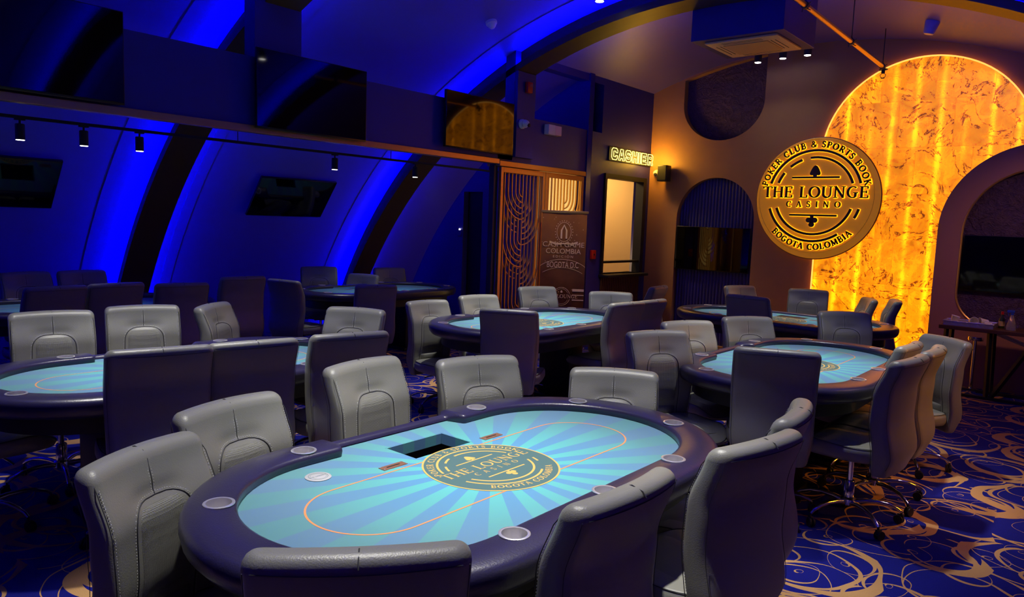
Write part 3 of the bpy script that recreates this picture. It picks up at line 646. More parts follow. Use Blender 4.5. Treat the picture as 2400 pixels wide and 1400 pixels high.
def arch_path(o=0.0, n=44):
    P = []
    for i in range(16): z = 0.46 + (ZT - 0.085 - 0.46) * i / 16; P.append((-(HP + o + (ZT - 0.085 - z) * 0.04), z))
    for i in range(17):
        a = math.radians(180 - i * 180 / 16); P.append(((HP + o) * math.copysign(abs(math.cos(a)) ** 0.62, math.cos(a)), ZT - 0.085 + (0.085 + o) * abs(math.sin(a)) ** 0.78))
    for i in range(15, -1, -1): z = 0.46 + (ZT - 0.085 - 0.46) * i / 16; P.append((HP + o + (ZT - 0.085 - z) * 0.04, z))
    return P
def dashes(bm, pts, step=0.009, l=0.0052, w=0.0011):
    acc = 0.0
    for a, b in zip(pts, pts[1:]):
        a, b = Vector(a), Vector(b); d = (b - a).length
        if d < 1e-6: continue
        t = (b - a) / d; pos = step - acc if acc else 0
        while pos < d:
            p = a + t * pos; q = a + t * min(d, pos + l); s = t.cross(Vector((0, 1, 0)))
            if s.length < 0.3: s = t.cross(Vector((0, 0, 1)))
            s.normalize(); s *= w; up = Vector((0, 0.0013, 0))
            v = [bm.verts.new(x) for x in (p - s, p + s, q + s, q - s)]; c = bm.verts.new((p + q) / 2 + up)
            for i in range(4): bm.faces.new((v[i], v[(i + 1) % 4], c))
            pos += step
        acc = d - (pos - step)
def seat_z(x, y):
    f = max(0, (y - 0.12) / 0.17); return 0.492 - 0.075 * f ** 2.2 + 0.012 * abs(x / 0.235) ** 3 - 0.010 * math.exp(-((y + 0.02) / 0.14) ** 2)
def make_chair():
    root = empty('casino_chair')
    tagd = root
    br = finish('backrest', backrest_bm(), M['leather'], root, angle=60)
    bm = patch(ZB, ZT - 0.001, pan_hw, 0.007); p = finish('back_panel', bm, M['leather_mesh'], br, angle=60); p['label'] = 'perforated leather inset panel'
    bm = patch(0.462, ZB - 0.012, lambda z: HP + 0.012, 0.016, nz=8); p = finish('lumbar_roll', bm, M['leather_mesh'], br, angle=60)
    bm = newbm(); tube(bm, [(x, front_y(x, z) + 0.0008, z) for x, z in arch_path(0.004)], 0.0020, 6)
    tube(bm, [(0, front_y(0, z) + 0.0004, z) for z in [ZT + 0.005 + i * 0.0105 for i in range(11)]] + [(0, -0.255, 0.998), (0, -0.285, 1.0072), (0, -0.318, 0.999), (0, -0.330, 0.985)], 0.0016, 5)
    for s in (-1, 1):
        tube(bm, [(s * (prof(z, BW) - 0.010), front_y(s * (prof(z, BW) - 0.010), z) - 0.0035, z) for z in [0.40 + 0.03 * i for i in range(19)]] + [(s * 0.213, -0.232, 0.978), (s * 0.205, -0.250, 0.992)], 0.0014, 5)
        tube(bm, [(s * (prof(z, BW) - 0.008), back_y(s * (prof(z, BW) - 0.008), z) + 0.0045, z) for z in [0.40 + 0.03 * i for i in range(20)]], 0.0010, 5)
    tube(bm, [(x, back_y(x, 0.972) - 0.0002, 0.972) for x in [-0.205 + 0.041 * i for i in range(11)]], 0.0012, 5)
    sm = finish('seam', bm, M['seam'], br); sm['label'] = 'dark seam lines'
    bm = newbm(); dashes(bm, [(x, front_y(x, z) + 0.0006, z) for x, z in arch_path(0.011)])
    for s in (-1, 1):
        dashes(bm, [(s * 0.0065, front_y(0.006, z) + 0.0004, z) for z in [ZT + 0.012 + i * 0.01 for i in range(11)]])
        dashes(bm, [(s * (prof(z, BW) - 0.019), front_y(s * (prof(z, BW) - 0.019), z) - 0.0006, z) for z in [0.41 + 0.03 * i for i in range(19)]])
    st = finish('stitching', bm, M['thread'], br, smooth=False); st['label'] = 'pale dashed stitching'
    # seat
    bm = newbm(); rings = []
    for z, k in ((0.405, 0.90), (0.41, 0.96), (0.43, 1.0), (0.455, 1.0), (0.475, 0.985), (0.488, 0.955), (0.493, 0.90), (0.4945, 0.6), (0.4945, 0.25)):
        ring = []
        for x, y in super_ring(0.235 * k, 0.245 * k, 0.42, 40):
            yy = y + 0.045; zz = z
            if z > 0.43: zz = z - (0.4945 - seat_z(x, yy)) * min(1, (z - 0.43) / 0.05)
            ring.append(bm.verts.new((x, yy, zz)))
        rings.append(ring)
    n = len(rings[0])
    for a, b in zip(rings, rings[1:]):
        for i in range(n): bm.faces.new((a[i], a[(i + 1) % n], b[(i + 1) % n], b[i]))
    bm.faces.new(rings[0][::-1]); bm.faces.new(rings[-1])
    seat = finish('seat', bm, M['leather'], root, angle=60)
    bm = newbm(); g = []
    for j in range(13):
        y = -0.14 + 0.36 * j / 12; row = []
        for i in range(9):
            u = -1 + i / 4; x = u * 0.135; e = (1 - abs(u) ** 6) * (1 - abs(2 * j / 12 - 1) ** 8)
            row.append(bm.verts.new((x, y, seat_z(x, y) - 0.004 + 0.0095 * e + 0.004 * (1 - u * u))))
        g.append(row)
    for j in range(12):
        for i in range(8): bm.faces.new((g[j][i], g[j][i + 1], g[j + 1][i + 1], g[j + 1][i]))
    finish('seat_panel', bm, M['leather'], seat, angle=60)
    bm = newbm(); k = 0.962
    tube(bm, [(x * k, y * k + 0.045, seat_z(x * k, y * k + 0.045) - 0.0045) for x, y in super_ring(0.235, 0.245, 0.42, 40)], 0.002, 5, closed=True)
    finish('seam', bm, M['seam'], seat)
    # underside, column, base
    bm = newbm(); box(bm, -0.09, 0.09, -0.17, 0.13, 0.372, 0.406, 0.008); box(bm, -0.03, 0.03, -0.24, -0.10, 0.375, 0.392, 0.004)
    finish('seat_plate', bm, M['plastic'], root)
    bm = newbm(); tube(bm, [(0.05, 0.03, 0.385), (0.20, 0.04, 0.380), (0.235, 0.045, 0.372)], 0.005, 8); finish('height_lever', bm, M['chrome'], root)
    bm = newbm(); lathe(bm, [(0.030, 0.13), (0.030, 0.23), (0.026, 0.235), (0.016, 0.236), (0.015, 0.375)], 20); finish('gas_cylinder', bm, M['chrome'], root)
    bm = newbm(); lathe(bm, [(0.030, 0.088), (0.042, 0.094), (0.042, 0.126), (0.034, 0.134), (0.028, 0.138)], 20)
    for k in range(5):
        a = 2 * PI * k / 5 + 0.3; c, s = math.cos(a), math.sin(a)
        tube(bm, [(c * r, s * r, z) for r, z in ((0.03, 0.108), (0.09, 0.118), (0.16, 0.119), (0.22, 0.110), (0.27, 0.090), (0.295, 0.072))], [0.015, 0.014, 0.0125, 0.0115, 0.0105, 0.009], 10)
    finish('star_base', bm, M['chrome'], root)
    cm = None
    for k in range(5):
        a = 2 * PI * k / 5 + 0.3; c, s = math.cos(a) * 0.295, math.sin(a) * 0.295
        if cm is None:
            bm = newbm(); R90 = Matrix.Rotation(PI / 2, 4, 'X')
            for dy in (-0.016, 0.004):
                lathe(bm, [(0.012, dy), (0.026, dy + 0.001), (0.027, dy + 0.006), (0.026, dy + 0.011), (0.012, dy + 0.012)], 16, mx=Matrix.Translation((0.012, 0, 0.027)) @ R90)
            box(bm, -0.014, 0.022, -0.008, 0.008, 0.028, 0.060, 0.004); lathe(bm, [(0.006, 0.055), (0.006, 0.075)], 10)
            o = finish('caster', bm, M['plastic'], root); cm = o.data
        else:
            o = bpy.data.objects.new('caster', cm); COL.objects.link(o); o.parent = root
        o.location = (c, s, 0); o.rotation_euler = (0, 0, a + 0.6 * k)
    return root
LOW = {'seat_plate'}
chair0 = make_chair(); index_kids(chair0)
# where the top of each backrest stands, height of the top, direction the width runs (deg), label, group
G1, G2, G3, G4, G5, G6 = ('chairs around the nearest table', 'chairs around the middle table before the lattice doors', 'chairs around the right table',
                          'chairs around the far right table', 'chairs around the left table', 'chairs in the side room beyond the bulkhead')
CH = [
 (-2.46, 2.67, 0.97, 250, 'grey leather swivel chair facing us just right of the dealer notch of the nearest table', G1),
 (-2.62, 2.07, 1.00, 277, 'grey leather chair in the dealer position behind the notch of the nearest table', G1),
 (-2.45, 1.33, 0.97, 282, 'grey leather chair left of the dealer notch, partly behind the leftmost foreground chair', G1),
 (-2.24, 0.93, 0.93, 294, 'grey leather chair in the left foreground showing its full perforated back panel', G1),
 (-1.96, 3.18, 0.92, 212, 'low dark grey chair at the far end of the nearest table', G1),
 (-1.11, 0.88, 1.00, 50, 'black-backed chair at the bottom edge, its wide top in front of the nearest felt', G1),
 (-0.93, 1.60, 0.99, 88, 'dark chair back at the near side of the nearest table, beside the front cup holders', G1),
 (-0.83, 2.25, 1.00, 79, 'dark chair seen from behind at lower right with its pale seat showing', G1),
 (-0.92, 2.84, 0.98, 100, 'chair peeking out above the back of the lower right foreground chair', G1),
 (-2.24, 4.11, 1.00, 243, 'grey chair at the left end of the right table, seat turned toward the aisle', G3),
 (-2.42, 4.88, 0.98, 245, 'pale grey chair behind the left cup holders of the right table', G3),
 (-2.31, 5.72, 0.96, 236, 'grey chair in the middle of the far side of the right table', G3),
 (-1.82, 6.62, 0.99, 222, 'dark grey chair at the far end of the right table before the amber stone', G3),
 (-1.40, 3.93, 1.02, 24, 'black-backed chair standing before the near left end of the right table', G3),
 (-1.05, 5.45, 0.94, 88, 'amber-lit chair half hidden behind the front chair of the right table row', G3),
 (-0.84, 4.42, 1.00, 84, 'chair with amber-lit back and visible chrome star base at the right table', G3),
 (-0.82, 4.93, 1.00, 91, 'second amber-lit chair back in the row right of the right table', G3),
 (-0.93, 6.02, 0.94, 139, 'rearmost chair of the row right of the right table, turned toward us', G3),
 (-4.80, 4.52, 0.92, 263, 'grey chair at the left end of the middle table', G2),
 (-4.82, 5.22, 0.93, 258, 'grey chair left of the lattice door behind the middle table', G2),
 (-4.76, 6.07, 0.98, 248, 'grey chair in front of the roll-up banner', G2),
 (-4.05, 6.42, 0.97, 220, 'grey chair in front of the cashier counter', G2),
 (-3.51, 4.15, 1.00, 28, 'black-backed chair in front of the middle table', G2),
 (-3.26, 5.46, 1.00, 83, 'chair seen from behind with pale back at the right end of the middle table', G2),
 (-3.24, 5.86, 1.00, 89, 'orange-lit chair back just behind the pale one at the middle table', G2),
 (-5.05, 1.59, 1.00, 259, 'leftmost grey chair behind the left table', G5),
 (-5.06, 2.14, 1.00, 253, 'grey chair behind the left table, second from the left edge', G5),
 (-5.05, 2.62, 0.98, 306, 'narrow turned grey chair at the right of the two behind the left table', G5),
 (-3.31, 1.48, 1.03, 76, 'large black chair back in front of the left table felt', G5),
 (-3.28, 1.93, 1.02, 79, 'black chair back right beside the large one at the left table', G5),
 (-3.20, 2.46, 1.02, 75, 'dark chair back behind the dealer chair of the nearest table', G5),
 (-4.18, 3.26, 1.00, 205, 'grey chair at the right end of the left table facing it', G5),
 (-4.40, 0.80, 0.98, 3, 'chair at the left edge of which the chrome star base shows', G5),
 (-3.98, 7.32, 1.00, 98, 'dark chair standing side-on at the left end of the far right table', G4),
 (-3.60, 8.62, 0.98, 243, 'small grey chair beside the blue fluted recess', G4),
 (-2.77, 6.84, 1.03, 355, 'black-backed chair before the far right table', G4),
 (-2.88, 8.98, 0.98, 197, 'dim grey chair under the round sign', G4),
 (-2.12, 8.70, 0.96, 118, 'left one of the two dark chairs against the amber stone', G4),
 (-1.77, 8.28, 1.00, 108, 'right one of the two dark chairs against the amber stone', G4),
 (-6.11, 5.02, 0.93, 63, 'black chair back in front of the side room table', G6),
 (-6.86, 4.36, 0.95, 12, 'dim chair turned side-on left of the side room table with its seat out', G6),
 (-7.80, 5.47, 1.00, 241, 'dim chair behind the left part of the side room table', G6),
 (-7.78, 6.60, 0.96, 250, 'dim chair behind the side room table just right of the dark rib', G6),
 (-7.62, 6.05, 0.90, 200, 'low dim chair behind the side room table at the foot of the blue glow', G6),
 (-8.12, 2.33, 1.00, 278, 'dim chair in the side room at the left edge', G6),
 (-8.14, 2.84, 1.00, 271, 'dim chair in the side room, second from the left edge', G6),
 (-6.31, 2.03, 1.03, 95, 'black chair back with thin bright top edge, far left of the side room', G6),
 (-6.38, 2.50, 1.03, 94, 'black chair back left of the dark rib in the side room', G6),
 (-6.36, 3.04, 1.01, 80, 'black chair back just right of the dark rib foot in the side room', G6),
 (-6.56, 3.74, 1.03, 85, 'tall black chair back in the gap between the two side room tables', G6),
]
for i, (x, y, zt, ang, lab, g) in enumerate(CH):
    c = chair0 if i == 0 else copy_tree(chair0)
    a = math.radians(ang); ox, oy = 0.0, -0.27            # local top of backrest
    c.location = (x - (math.cos(a) * ox - math.sin(a) * oy), y - (math.sin(a) * ox + math.cos(a) * oy), 0); c.rotation_euler = (0, 0, a)
    tag(c, lab, 'chair', g); c['lift'] = zt - 1.0
bpy.context.view_layer.update()
for o in list(bpy.data.objects):
    if o.parent is not None and 'lift' in o.parent.keys():
        n = o.name.split('.')[0]
        if n in ('backrest', 'seat', 'seat_plate', 'height_lever'): o.location.z += o.parent['lift']
        elif n == 'gas_cylinder': o.scale.z = 1.0 + o.parent['lift'] / 0.38 if o.parent['lift'] < 0 else 1.0 + o.parent['lift'] / 0.375
        elif n == 'star_base': o.rotation_euler.z = 0.0
for o in bpy.data.objects:
    if 'lift' in o.keys(): del o['lift']

# ================================================================== POKER TABLE
TL = 0.487
def stad(R, n=16, L=TL):
    return [(TL + 0 + R * math.cos(a), R * math.sin(a)) for a in [math.radians(-90 + 180 * i / n) for i in range(n + 1)]] + \
           [(-TL + R * math.cos(a), R * math.sin(a)) for a in [math.radians(90 + 180 * i / n) for i in range(n + 1)]]
def track_pts():   # (centre, normal) samples around, counter-clockwise, long axis = local x here
    P = []
    def st(u0, u1, s, us):
        for u in us: P.append(((u, 0.0), (0.0, s)))
    for i in range(32): a = math.radians(-90 + 180 * i / 32); P.append(((TL, 0.0), (math.cos(a), math.sin(a))))
    us = [TL - i * 0.035 for i in range(5)] + [0.335, 0.327, 0.318, 0.309, 0.300, 0.292, 0.27, 0.2, 0.1, 0.0]
    us = us + [-u for u in us[::-1][1:]]
    for u in us: P.append(((u, 0.0), (0.0, 1.0)))
    for i in range(1, 32): a = math.radians(90 + 180 * i / 32); P.append(((-TL, 0.0), (math.cos(a), math.sin(a))))
    for i in range(21): P.append(((-TL + 2 * TL * i / 20.5, 0.0), (0.0, -1.0)))
    return P
def notch(c, nrm):
    if nrm[1] > 0.99: return max(0, min(1, (0.332 - abs(c[0])) / 0.035))
    return 0.0
CUPS = [(0.92, 0.258), (-0.92, 0.258), (0.92, -0.258), (-0.92, -0.258), (0.462, 0.507), (-0.462, 0.507), (0, -0.498), (0.462, -0.498), (-0.462, -0.498)]
def rail_mesh():
    bm = newbm(); rings = []
    for c, nr in track_pts():
        k = notch(c, nr); k = k * k * (3 - 2 * k)
        Ri = 0.452 + 0.088 * k; Ro = 0.612 - 0.012 * k; h = -0.018 * k
        pr = [(Ri + 0.010, 0.735), (Ri + 0.004, 0.765), (Ri, 0.782 + h), (Ri + 0.004, 0.793 + h), (Ri + 0.014, 0.798 + h), ((Ri + Ro) / 2, 0.801 + h), (Ro - 0.030, 0.798 + h), (Ro - 0.012, 0.790 + h),
              (Ro - 0.001, 0.775 + h), (Ro, 0.755), (Ro - 0.006, 0.728), (Ro - 0.022, 0.708), (Ro - 0.05, 0.700), (min(Ri + 0.03, Ro - 0.052), 0.700)]
        # table local axes: long axis = local y, dealer side = local -x
        rings.append([bm.verts.new((-(c[1] + nr[1] * r), c[0] + nr[0] * r, z)) for r, z in pr])
    n = len(rings); m = len(rings[0])
    for i in range(n):
        a, b = rings[i], rings[(i + 1) % n]
        for j in range(m): bm.faces.new((a[j], a[(j + 1) % m], b[(j + 1) % m], b[j]))
    bmesh.ops.recalc_face_normals(bm, faces=bm.faces[:])
    me = bpy.data.meshes.new('rail'); bm.to_mesh(me); bm.free()
    cut = newbm()
    for u, v in CUPS: lathe(cut, [(0.0385, 0.715), (0.0385, 0.86)], 32, mx=Matrix.Translation((-v, u, 0)))
    bmesh.ops.recalc_face_normals(cut, faces=cut.faces[:])
    cm = bpy.data.meshes.new('cut'); cut.to_mesh(cm); cut.free()
    a = bpy.data.objects.new('a', me); b = bpy.data.objects.new('b', cm); COL.objects.link(a); COL.objects.link(b)
    md = a.modifiers.new('b', 'BOOLEAN'); md.operation = 'DIFFERENCE'; md.object = b; md.solver = 'EXACT'
    dg = bpy.context.evaluated_depsgraph_get(); res = bpy.data.meshes.new_from_object(a.evaluated_get(dg))
    bpy.data.objects.remove(a); bpy.data.objects.remove(b); return res
def TF(x, y, d):   # felt print plane: logo x -> table long axis (local y), logo y -> dealer side (local -x)
    return Vector((-y, x, 0.7603 + d))
HOLE = [(-0.150, 0.245), (0.160, 0.245), (0.160, 0.425), (-0.150, 0.425)]
def make_table():
    root = empty('poker_table')
    rail = link_mesh('padded_rail', rail_mesh(), M['rail'], root, angle=50)
    # felt with the chip-tray opening
    out = []
    for c, nr in track_pts():
        k = notch(c, nr); r = 0.468 + 0.085 * k; out.append((-(c[1] + nr[1] * r), c[0] + nr[0] * r))
    hole = [(-v, u) for u, v in HOLE]
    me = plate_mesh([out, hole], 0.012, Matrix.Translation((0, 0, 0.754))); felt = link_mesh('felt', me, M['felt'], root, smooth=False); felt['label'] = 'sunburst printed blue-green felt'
    bm = newbm()
    for r0, r1, ms in ((0.199, 0.206, 'felt_orange'),):
        L2 = 0.555; a = []; b = []
        for s, rr in ((a, r0), (b, r1)):
            for i in range(33): t = math.radians(-90 + 180 * i / 32); s.append((L2 + rr * math.cos(t), rr * math.sin(t)))
            for i in range(33): t = math.radians(90 + 180 * i / 32); s.append((-L2 + rr * math.cos(t), rr * math.sin(t)))
        va = [bm.verts.new(TF(x, y, 0.0002)) for x, y in a]; vb = [bm.verts.new(TF(x, y, 0.0002)) for x, y in b]
        for i in range(len(va)): j = (i + 1) % len(va); bm.faces.new((va[i], va[j], vb[j], vb[i]))
    o = finish('betting_line', bm, M['felt_orange'], felt, smooth=False); o['label'] = 'orange racetrack line'
    bm = newbm(); solid2d(bm, _arc(0, 0, 0.252, 0.252, 0, 355, 71), TF, 0.0004, 0.0004); lg = finish('emblem', bm, M['felt_grey'], felt, smooth=False); lg['label'] = 'round grey-green club emblem'
    bm = newbm(); ribbon(bm, _arc(0, 0, 0.252, 0.252, 0, 360, 72), 0.007, TF, 0.0006, 0.0006)
    logo_art(bm, 0.240, TF, 0.0007, 0.0007); o = finish('emblem_print', bm, M['felt_gold'], felt, smooth=False); o['label'] = 'gold lettering and rings of the emblem'
    # tray rim under the opening (felt-wrapped)
    bm = newbm(); ho = [(-v, u) for u, v in HOLE]
    for (x0, y0), (x1, y1) in zip(ho, ho[1:] + ho[:1]):
        t = 0.006; box(bm, min(x0, x1) - t, max(x0, x1) + t, min(y0, y1) - t, max(y0, y1) + t, 0.715, 0.7595)
    # keep only thin side walls: boxes along each edge
    o = finish('tray_opening_edge', bm, M['felt'], felt, smooth=False)
    for u in (-0.262, 0.272):
        bm = newbm(); box(bm, -0.262, -0.226, u - 0.055, u + 0.055, 0.7602, 0.7622, 0.001, 1)
        s = finish('card_slot', bm, M['signrim'], root, smooth=False); bm = newbm(); box(bm, -0.247, -0.241, u - 0.030, u + 0.030, 0.7618, 0.7628); finish('slot_gap', bm, M['black'], s, smooth=False)
        bm = newbm()
        for a in (-0.256, -0.232):
            for b in (-0.05, 0.05): lathe(bm, [(0.0035, 0.7615), (0.003, 0.7640)], 8, mx=Matrix.Translation((a, u + b, 0)))
        finish('screw', bm, M['steel'], s)
    cm = None
    for u, v in CUPS:
        if cm is None:
            bm = newbm(); n = 32
            pr = [(0.0365, 0.797), (0.0368, 0.8035), (0.042, 0.8045), (0.0455, 0.8030), (0.0458, 0.8005), (0.0372, 0.799), (0.0372, 0.722), (0.0, 0.7215), (0.0, 0.7235), (0.0352, 0.7245), (0.0362, 0.730), (0.0365, 0.797)]
            rings = []
            for r, z in pr: rings.append([bm.verts.new((max(r, 1e-4) * math.cos(2 * PI * i / n), max(r, 1e-4) * math.sin(2 * PI * i / n), z)) for i in range(n)])
            for a, b in zip(rings, rings[1:]):
                for i in range(n): bm.faces.new((a[i], a[(i + 1) % n], b[(i + 1) % n], b[i]))
            o = finish('cup_holder', bm, M['steel'], root); cm = o.data; o['label'] = 'steel cup holder'
        else:
            o = bpy.data.objects.new('cup_holder', cm); COL.objects.link(o); o.parent = root; o['label'] = 'steel cup holder'
        o.location = (-v, u, 0)
    # apron and pedestals
    ap = [(-y, x) for x, y in stad(0.50)]
    me = plate_mesh([ap, [(-0.20, -0.2), (-0.20, 0.2), (-0.47, 0.2), (-0.47, -0.2)]], 0.09, Matrix.Translation((0, 0, 0.655))); link_mesh('apron', me, M['apron'], root, smooth=False)
    for s in (-1, 1):
        bm = newbm(); box(bm, -0.18, 0.18, min(s * 0.30, s * 0.52), max(s * 0.30, s * 0.52), 0.035, 0.612, 0.02); box(bm, -0.20, 0.20, min(s * 0.27, s * 0.55), max(s * 0.27, s * 0.55), 0.0, 0.035, 0.006)
        finish('pedestal', bm, M['apron'], root)
    return root
table0 = make_table(); index_kids(table0)
TB = [(-1.718, 1.965, 0, 'nearest poker table with open chip tray and white disc on its felt', 0),
      (-4.045, 1.961, 0, 'left poker table mostly hidden behind black chair backs', 0),
      (-4.037, 5.16, 0, 'middle poker table in front of the banner and lattice doors', 0),
      (-1.651, 5.082, 0, 'right poker table with amber-lit rail', 0),
      (-2.66, 7.48, -90, 'far right poker table in front of the blue arched recess', 0),
      (-6.98, 5.76, 0, 'poker table in the side room beside the dark rib', 0),
      (-7.10, 2.55, 0, 'poker table in the side room at the left edge', 0)]
tables = []
for i, (x, y, r, lab, _) in enumerate(TB):
    t = table0 if i == 0 else copy_tree(table0)
    t.location = (x, y, 0); t.rotation_euler = (0, 0, math.radians(r)); tag(t, lab, 'table', 'oval poker tables'); tables.append(t)
# chip tray black in the tables where the opening is filled
tag(table0, 'nearest poker table with open chip tray and white disc on its felt', 'table', 'oval poker tables')
for t, nm in ((tables[4], 'far right'), (tables[2], 'middle'), (tables[3], 'right')):
    bm = newbm(); box(bm, -0.42, -0.25, -0.145, 0.155, 0.735, 0.7585, 0.003, 1)
    tr = finish('chip_tray', bm, M['black'], t, smooth=False)
# white dealer disc
dd = empty('dealer_disc', (-1.718 - 0.335, 1.965 - 0.52, 0.7604), 0, 'white round printed disc lying on the nearest felt', 'disc')
bm = newbm(); lathe(bm, [(0.043, 0), (0.045, 0.0015), (0.043, 0.003)], 40); finish('disc', bm, mat('white_disc_plastic', (0.42, 0.42, 0.43), 0.5), dd)
bm = newbm(); FD = lambda x, y, d: Vector((-y, x, 0.0033 + d))
ribbon(bm, _arc(0, 0, 0.033, 0.033, 0, 360, 36), 0.0014, FD, 0, 0); ribbon(bm, _arc(0, 0, 0.027, 0.027, 20, 160, 20), 0.001, FD, 0, 0); ribbon(bm, _arc(0, 0, 0.027, 0.027, 200, 340, 20), 0.001, FD, 0, 0)
text_line(bm, 'THE LOUNGE', 0, -0.003, 0.008, FD, 0, 0, sp=0.05); finish('print', bm, M['felt_grey'], dd, smooth=False)

# ================================================================== TVs
def make_tv(w=1.11, h=0.63):
    root = empty('television')       # origin at the bottom centre of the panel, facing local -y
    bm = newbm(); box(bm, -w / 2, w / 2, 0.0, 0.03, 0, h, 0.004, 2); box(bm, -w * 0.3, w * 0.3, 0.028, 0.055, h * 0.12, h * 0.7, 0.006, 1); finish('bezel', bm, M['bezel'], root)
    bm = newbm(); box(bm, -w / 2 + 0.006, w / 2 - 0.006, -0.0025, 0.002, 0.014, h - 0.006, 0.001, 1); finish('screen', bm, M['screen'], root, smooth=False)
    bm = newbm(); box(bm, -0.2, 0.2, 0.055, 0.085, h * 0.3, h * 0.6, 0.003, 1); finish('wall_bracket', bm, M['black'], root)
    return root
tv0 = make_tv(); index_kids(tv0)
TVS = [((LX + 0.086, 1.64, 2.365), (0, 0, PI / 2), (1, 1), 'wide black television at the upper left edge on the bulkhead'),
       ((LX + 0.086, 3.745, 2.335), (0, 0, PI / 2), (0.99, 1), 'black television in the middle of the bulkhead'),
       ((LX + 0.086, 5.84, 2.40), (0, 0, PI / 2), (0.965, 0.91), 'television reflecting the amber stone above the lattice doors'),
       ((-4.46, Y1 + 0.0, 1.07), (0, 0, 0), (0.99, 0.98), 'black television inside the blue fluted recess'),
       ((-0.855, Y1 - 0.125, 1.075), (0, 0, 0), (1, 0.99), 'black television in the right textured niche')]
for i, (loc, rot, sc, lab) in enumerate(TVS):
    t = tv0 if i == 0 else copy_tree(tv0)
    t.location = loc; t.rotation_euler = rot; t.scale = (sc[0], 1, sc[1]); tag(t, lab, 'television', 'wall televisions')
for y, lab in ((2.03, 'dark television leaning on the vault wall at far left'), (5.12, 'dark television leaning on the curved vault wall between the two ribs')):
    t = copy_tree(tv0); t.scale = (0.94, 1, 0.90)
    p0, p1 = Vector((-7.72, 0, 2.08)), Vector((-8.06, 0, 1.65)); ax = (p0 - p1).normalized(); nr = Vector((ax.z, 0, -ax.x)); 
    # local z -> ax (up the slope), local -y -> nr (into the room), local x = y_world direction
    yv = -nr; xv = yv.cross(ax); m = Matrix(((xv.x, yv.x, ax.x, 0), (xv.y, yv.y, ax.y, 0), (xv.z, yv.z, ax.z, 0), (0, 0, 0, 1)))
    loc = p1 + nr * 0.05; m.translation = (loc.x, y, loc.z); t.matrix_world = m @ Matrix.Diagonal((0.94, 1, 0.90, 1)); tag(t, lab, 'television', 'televisions on the vault wall')

# ================================================================== SLIDING LATTICE DOORS
def lattice(bm, y0, y1, z0, z1, x, fans, wf=0.010, dep=0.02, sp=0.066, spine=None):
    """bars that run down and bend as quarter arcs into a central spine"""
    spine = (y0 + y1) / 2 if spine is None else spine
    F = lambda a, b, d: Vector((x + d, a, b))
    ribbon(bm, [(spine, z0), (spine, z1)], wf, F, 0, dep)
    for side, lim, fl in ((-1, spine - y0, fans[0]), (1, y1 - spine, fans[1])):
        nb = int(lim / sp); tops = [z1] + fl[:-1]
        for k, zf in enumerate(fl):
            ztop = tops[k]
            for j in range(1, nb + 1):
                r = j * sp
                if r > lim: continue
                zc = zf                                  # arc centre height (spine meets at zc - r)
                st = ztop - 0.0 if k == 0 else max(zc, ztop - math.sqrt(max(0, (nb * sp) ** 2 - r * r)))
                pts = []
                if st > zc: pts.append((spine + side * r, st))
                pts += [(spine + side * r * math.cos(math.radians(a)), zc - r * math.sin(math.radians(a))) for a in range(0, 91, 10)]
                if zc - r < z0: continue
                ribbon(bm, pts, wf, F, 0, dep)
        zl = fl[-1]
        for j in range(1, nb + 1):
            r = j * sp; zt = zl - math.sqrt(max(0, (nb * sp) ** 2 - r * r)); ribbon(bm, [(spine + side * r, zt), (spine + side * r, z0)], wf, F, 0, dep)
def door_leaf(n, y0, y1, x, fans, lab):
    fr = newbm()
    for a in (y0, y1 - 0.045): box(fr, x, x + 0.035, a, a + 0.045, 0.01, 2.275, 0.003, 1)
    for b in (0.01, 2.215): box(fr, x, x + 0.035, y0 + 0.045, y1 - 0.045, b, b + 0.06, 0.003, 1)
    o = finish('door_%d' % n, fr, M['gold'], None, smooth=False); o['kind'] = 'structure'; o['label'] = lab
    bm = newbm(); lattice(bm, y0 + 0.045, y1 - 0.045, 0.07, 2.215, x + 0.008, fans); finish('lattice', bm, M['gold'], o, smooth=False)
    return o
door_leaf(2, 6.27, 7.09, LX - 0.02, ([2.02, 1.46, 0.72], [1.72, 1.12, 0.5]), 'gold sliding door leaf with curved lattice')
door_leaf(3, 7.10, 7.91, LX - 0.02, ([1.55, 1.0, 0.6], [1.98, 1.35, 0.7]), 'gold lattice door leaf behind the banner')
d4 = door_leaf(4, 6.34, 7.06, LX - 0.09, ([1.80, 1.25, 0.6], [1.95, 1.3, 0.65]), 'second lattice leaf parked behind the first')
bm = newbm(); box(bm, LX - 0.16, LX + 0.035, 6.22, 7.92, 2.28, 2.34, 0.004, 1); struct('trim_15', bm, M['gold'], smooth=False)['label'] = 'gold sliding door header'
bm = newbm(); box(bm, LX - 0.12, LX - 0.105, 7.13, 7.90, 0.02, 2.27); o = finish('wall_glow_panel', bm, M['backlit'], None, smooth=False); o['kind'] = 'structure'; o['label'] = 'glowing yellow panel standing in for the lit wall behind the right lattice leaf'  # emissive stand-in for the lamplit yellow wall of the room behind
bm = newbm(); box(bm, LX - 0.10, LX - 0.03, 6.20, 6.235, 0, 2.30); box(bm, LX - 0.10, LX - 0.03, 6.245, 6.262, 0, 2.30); struct('trim_16', bm, M['ribside'], smooth=False)

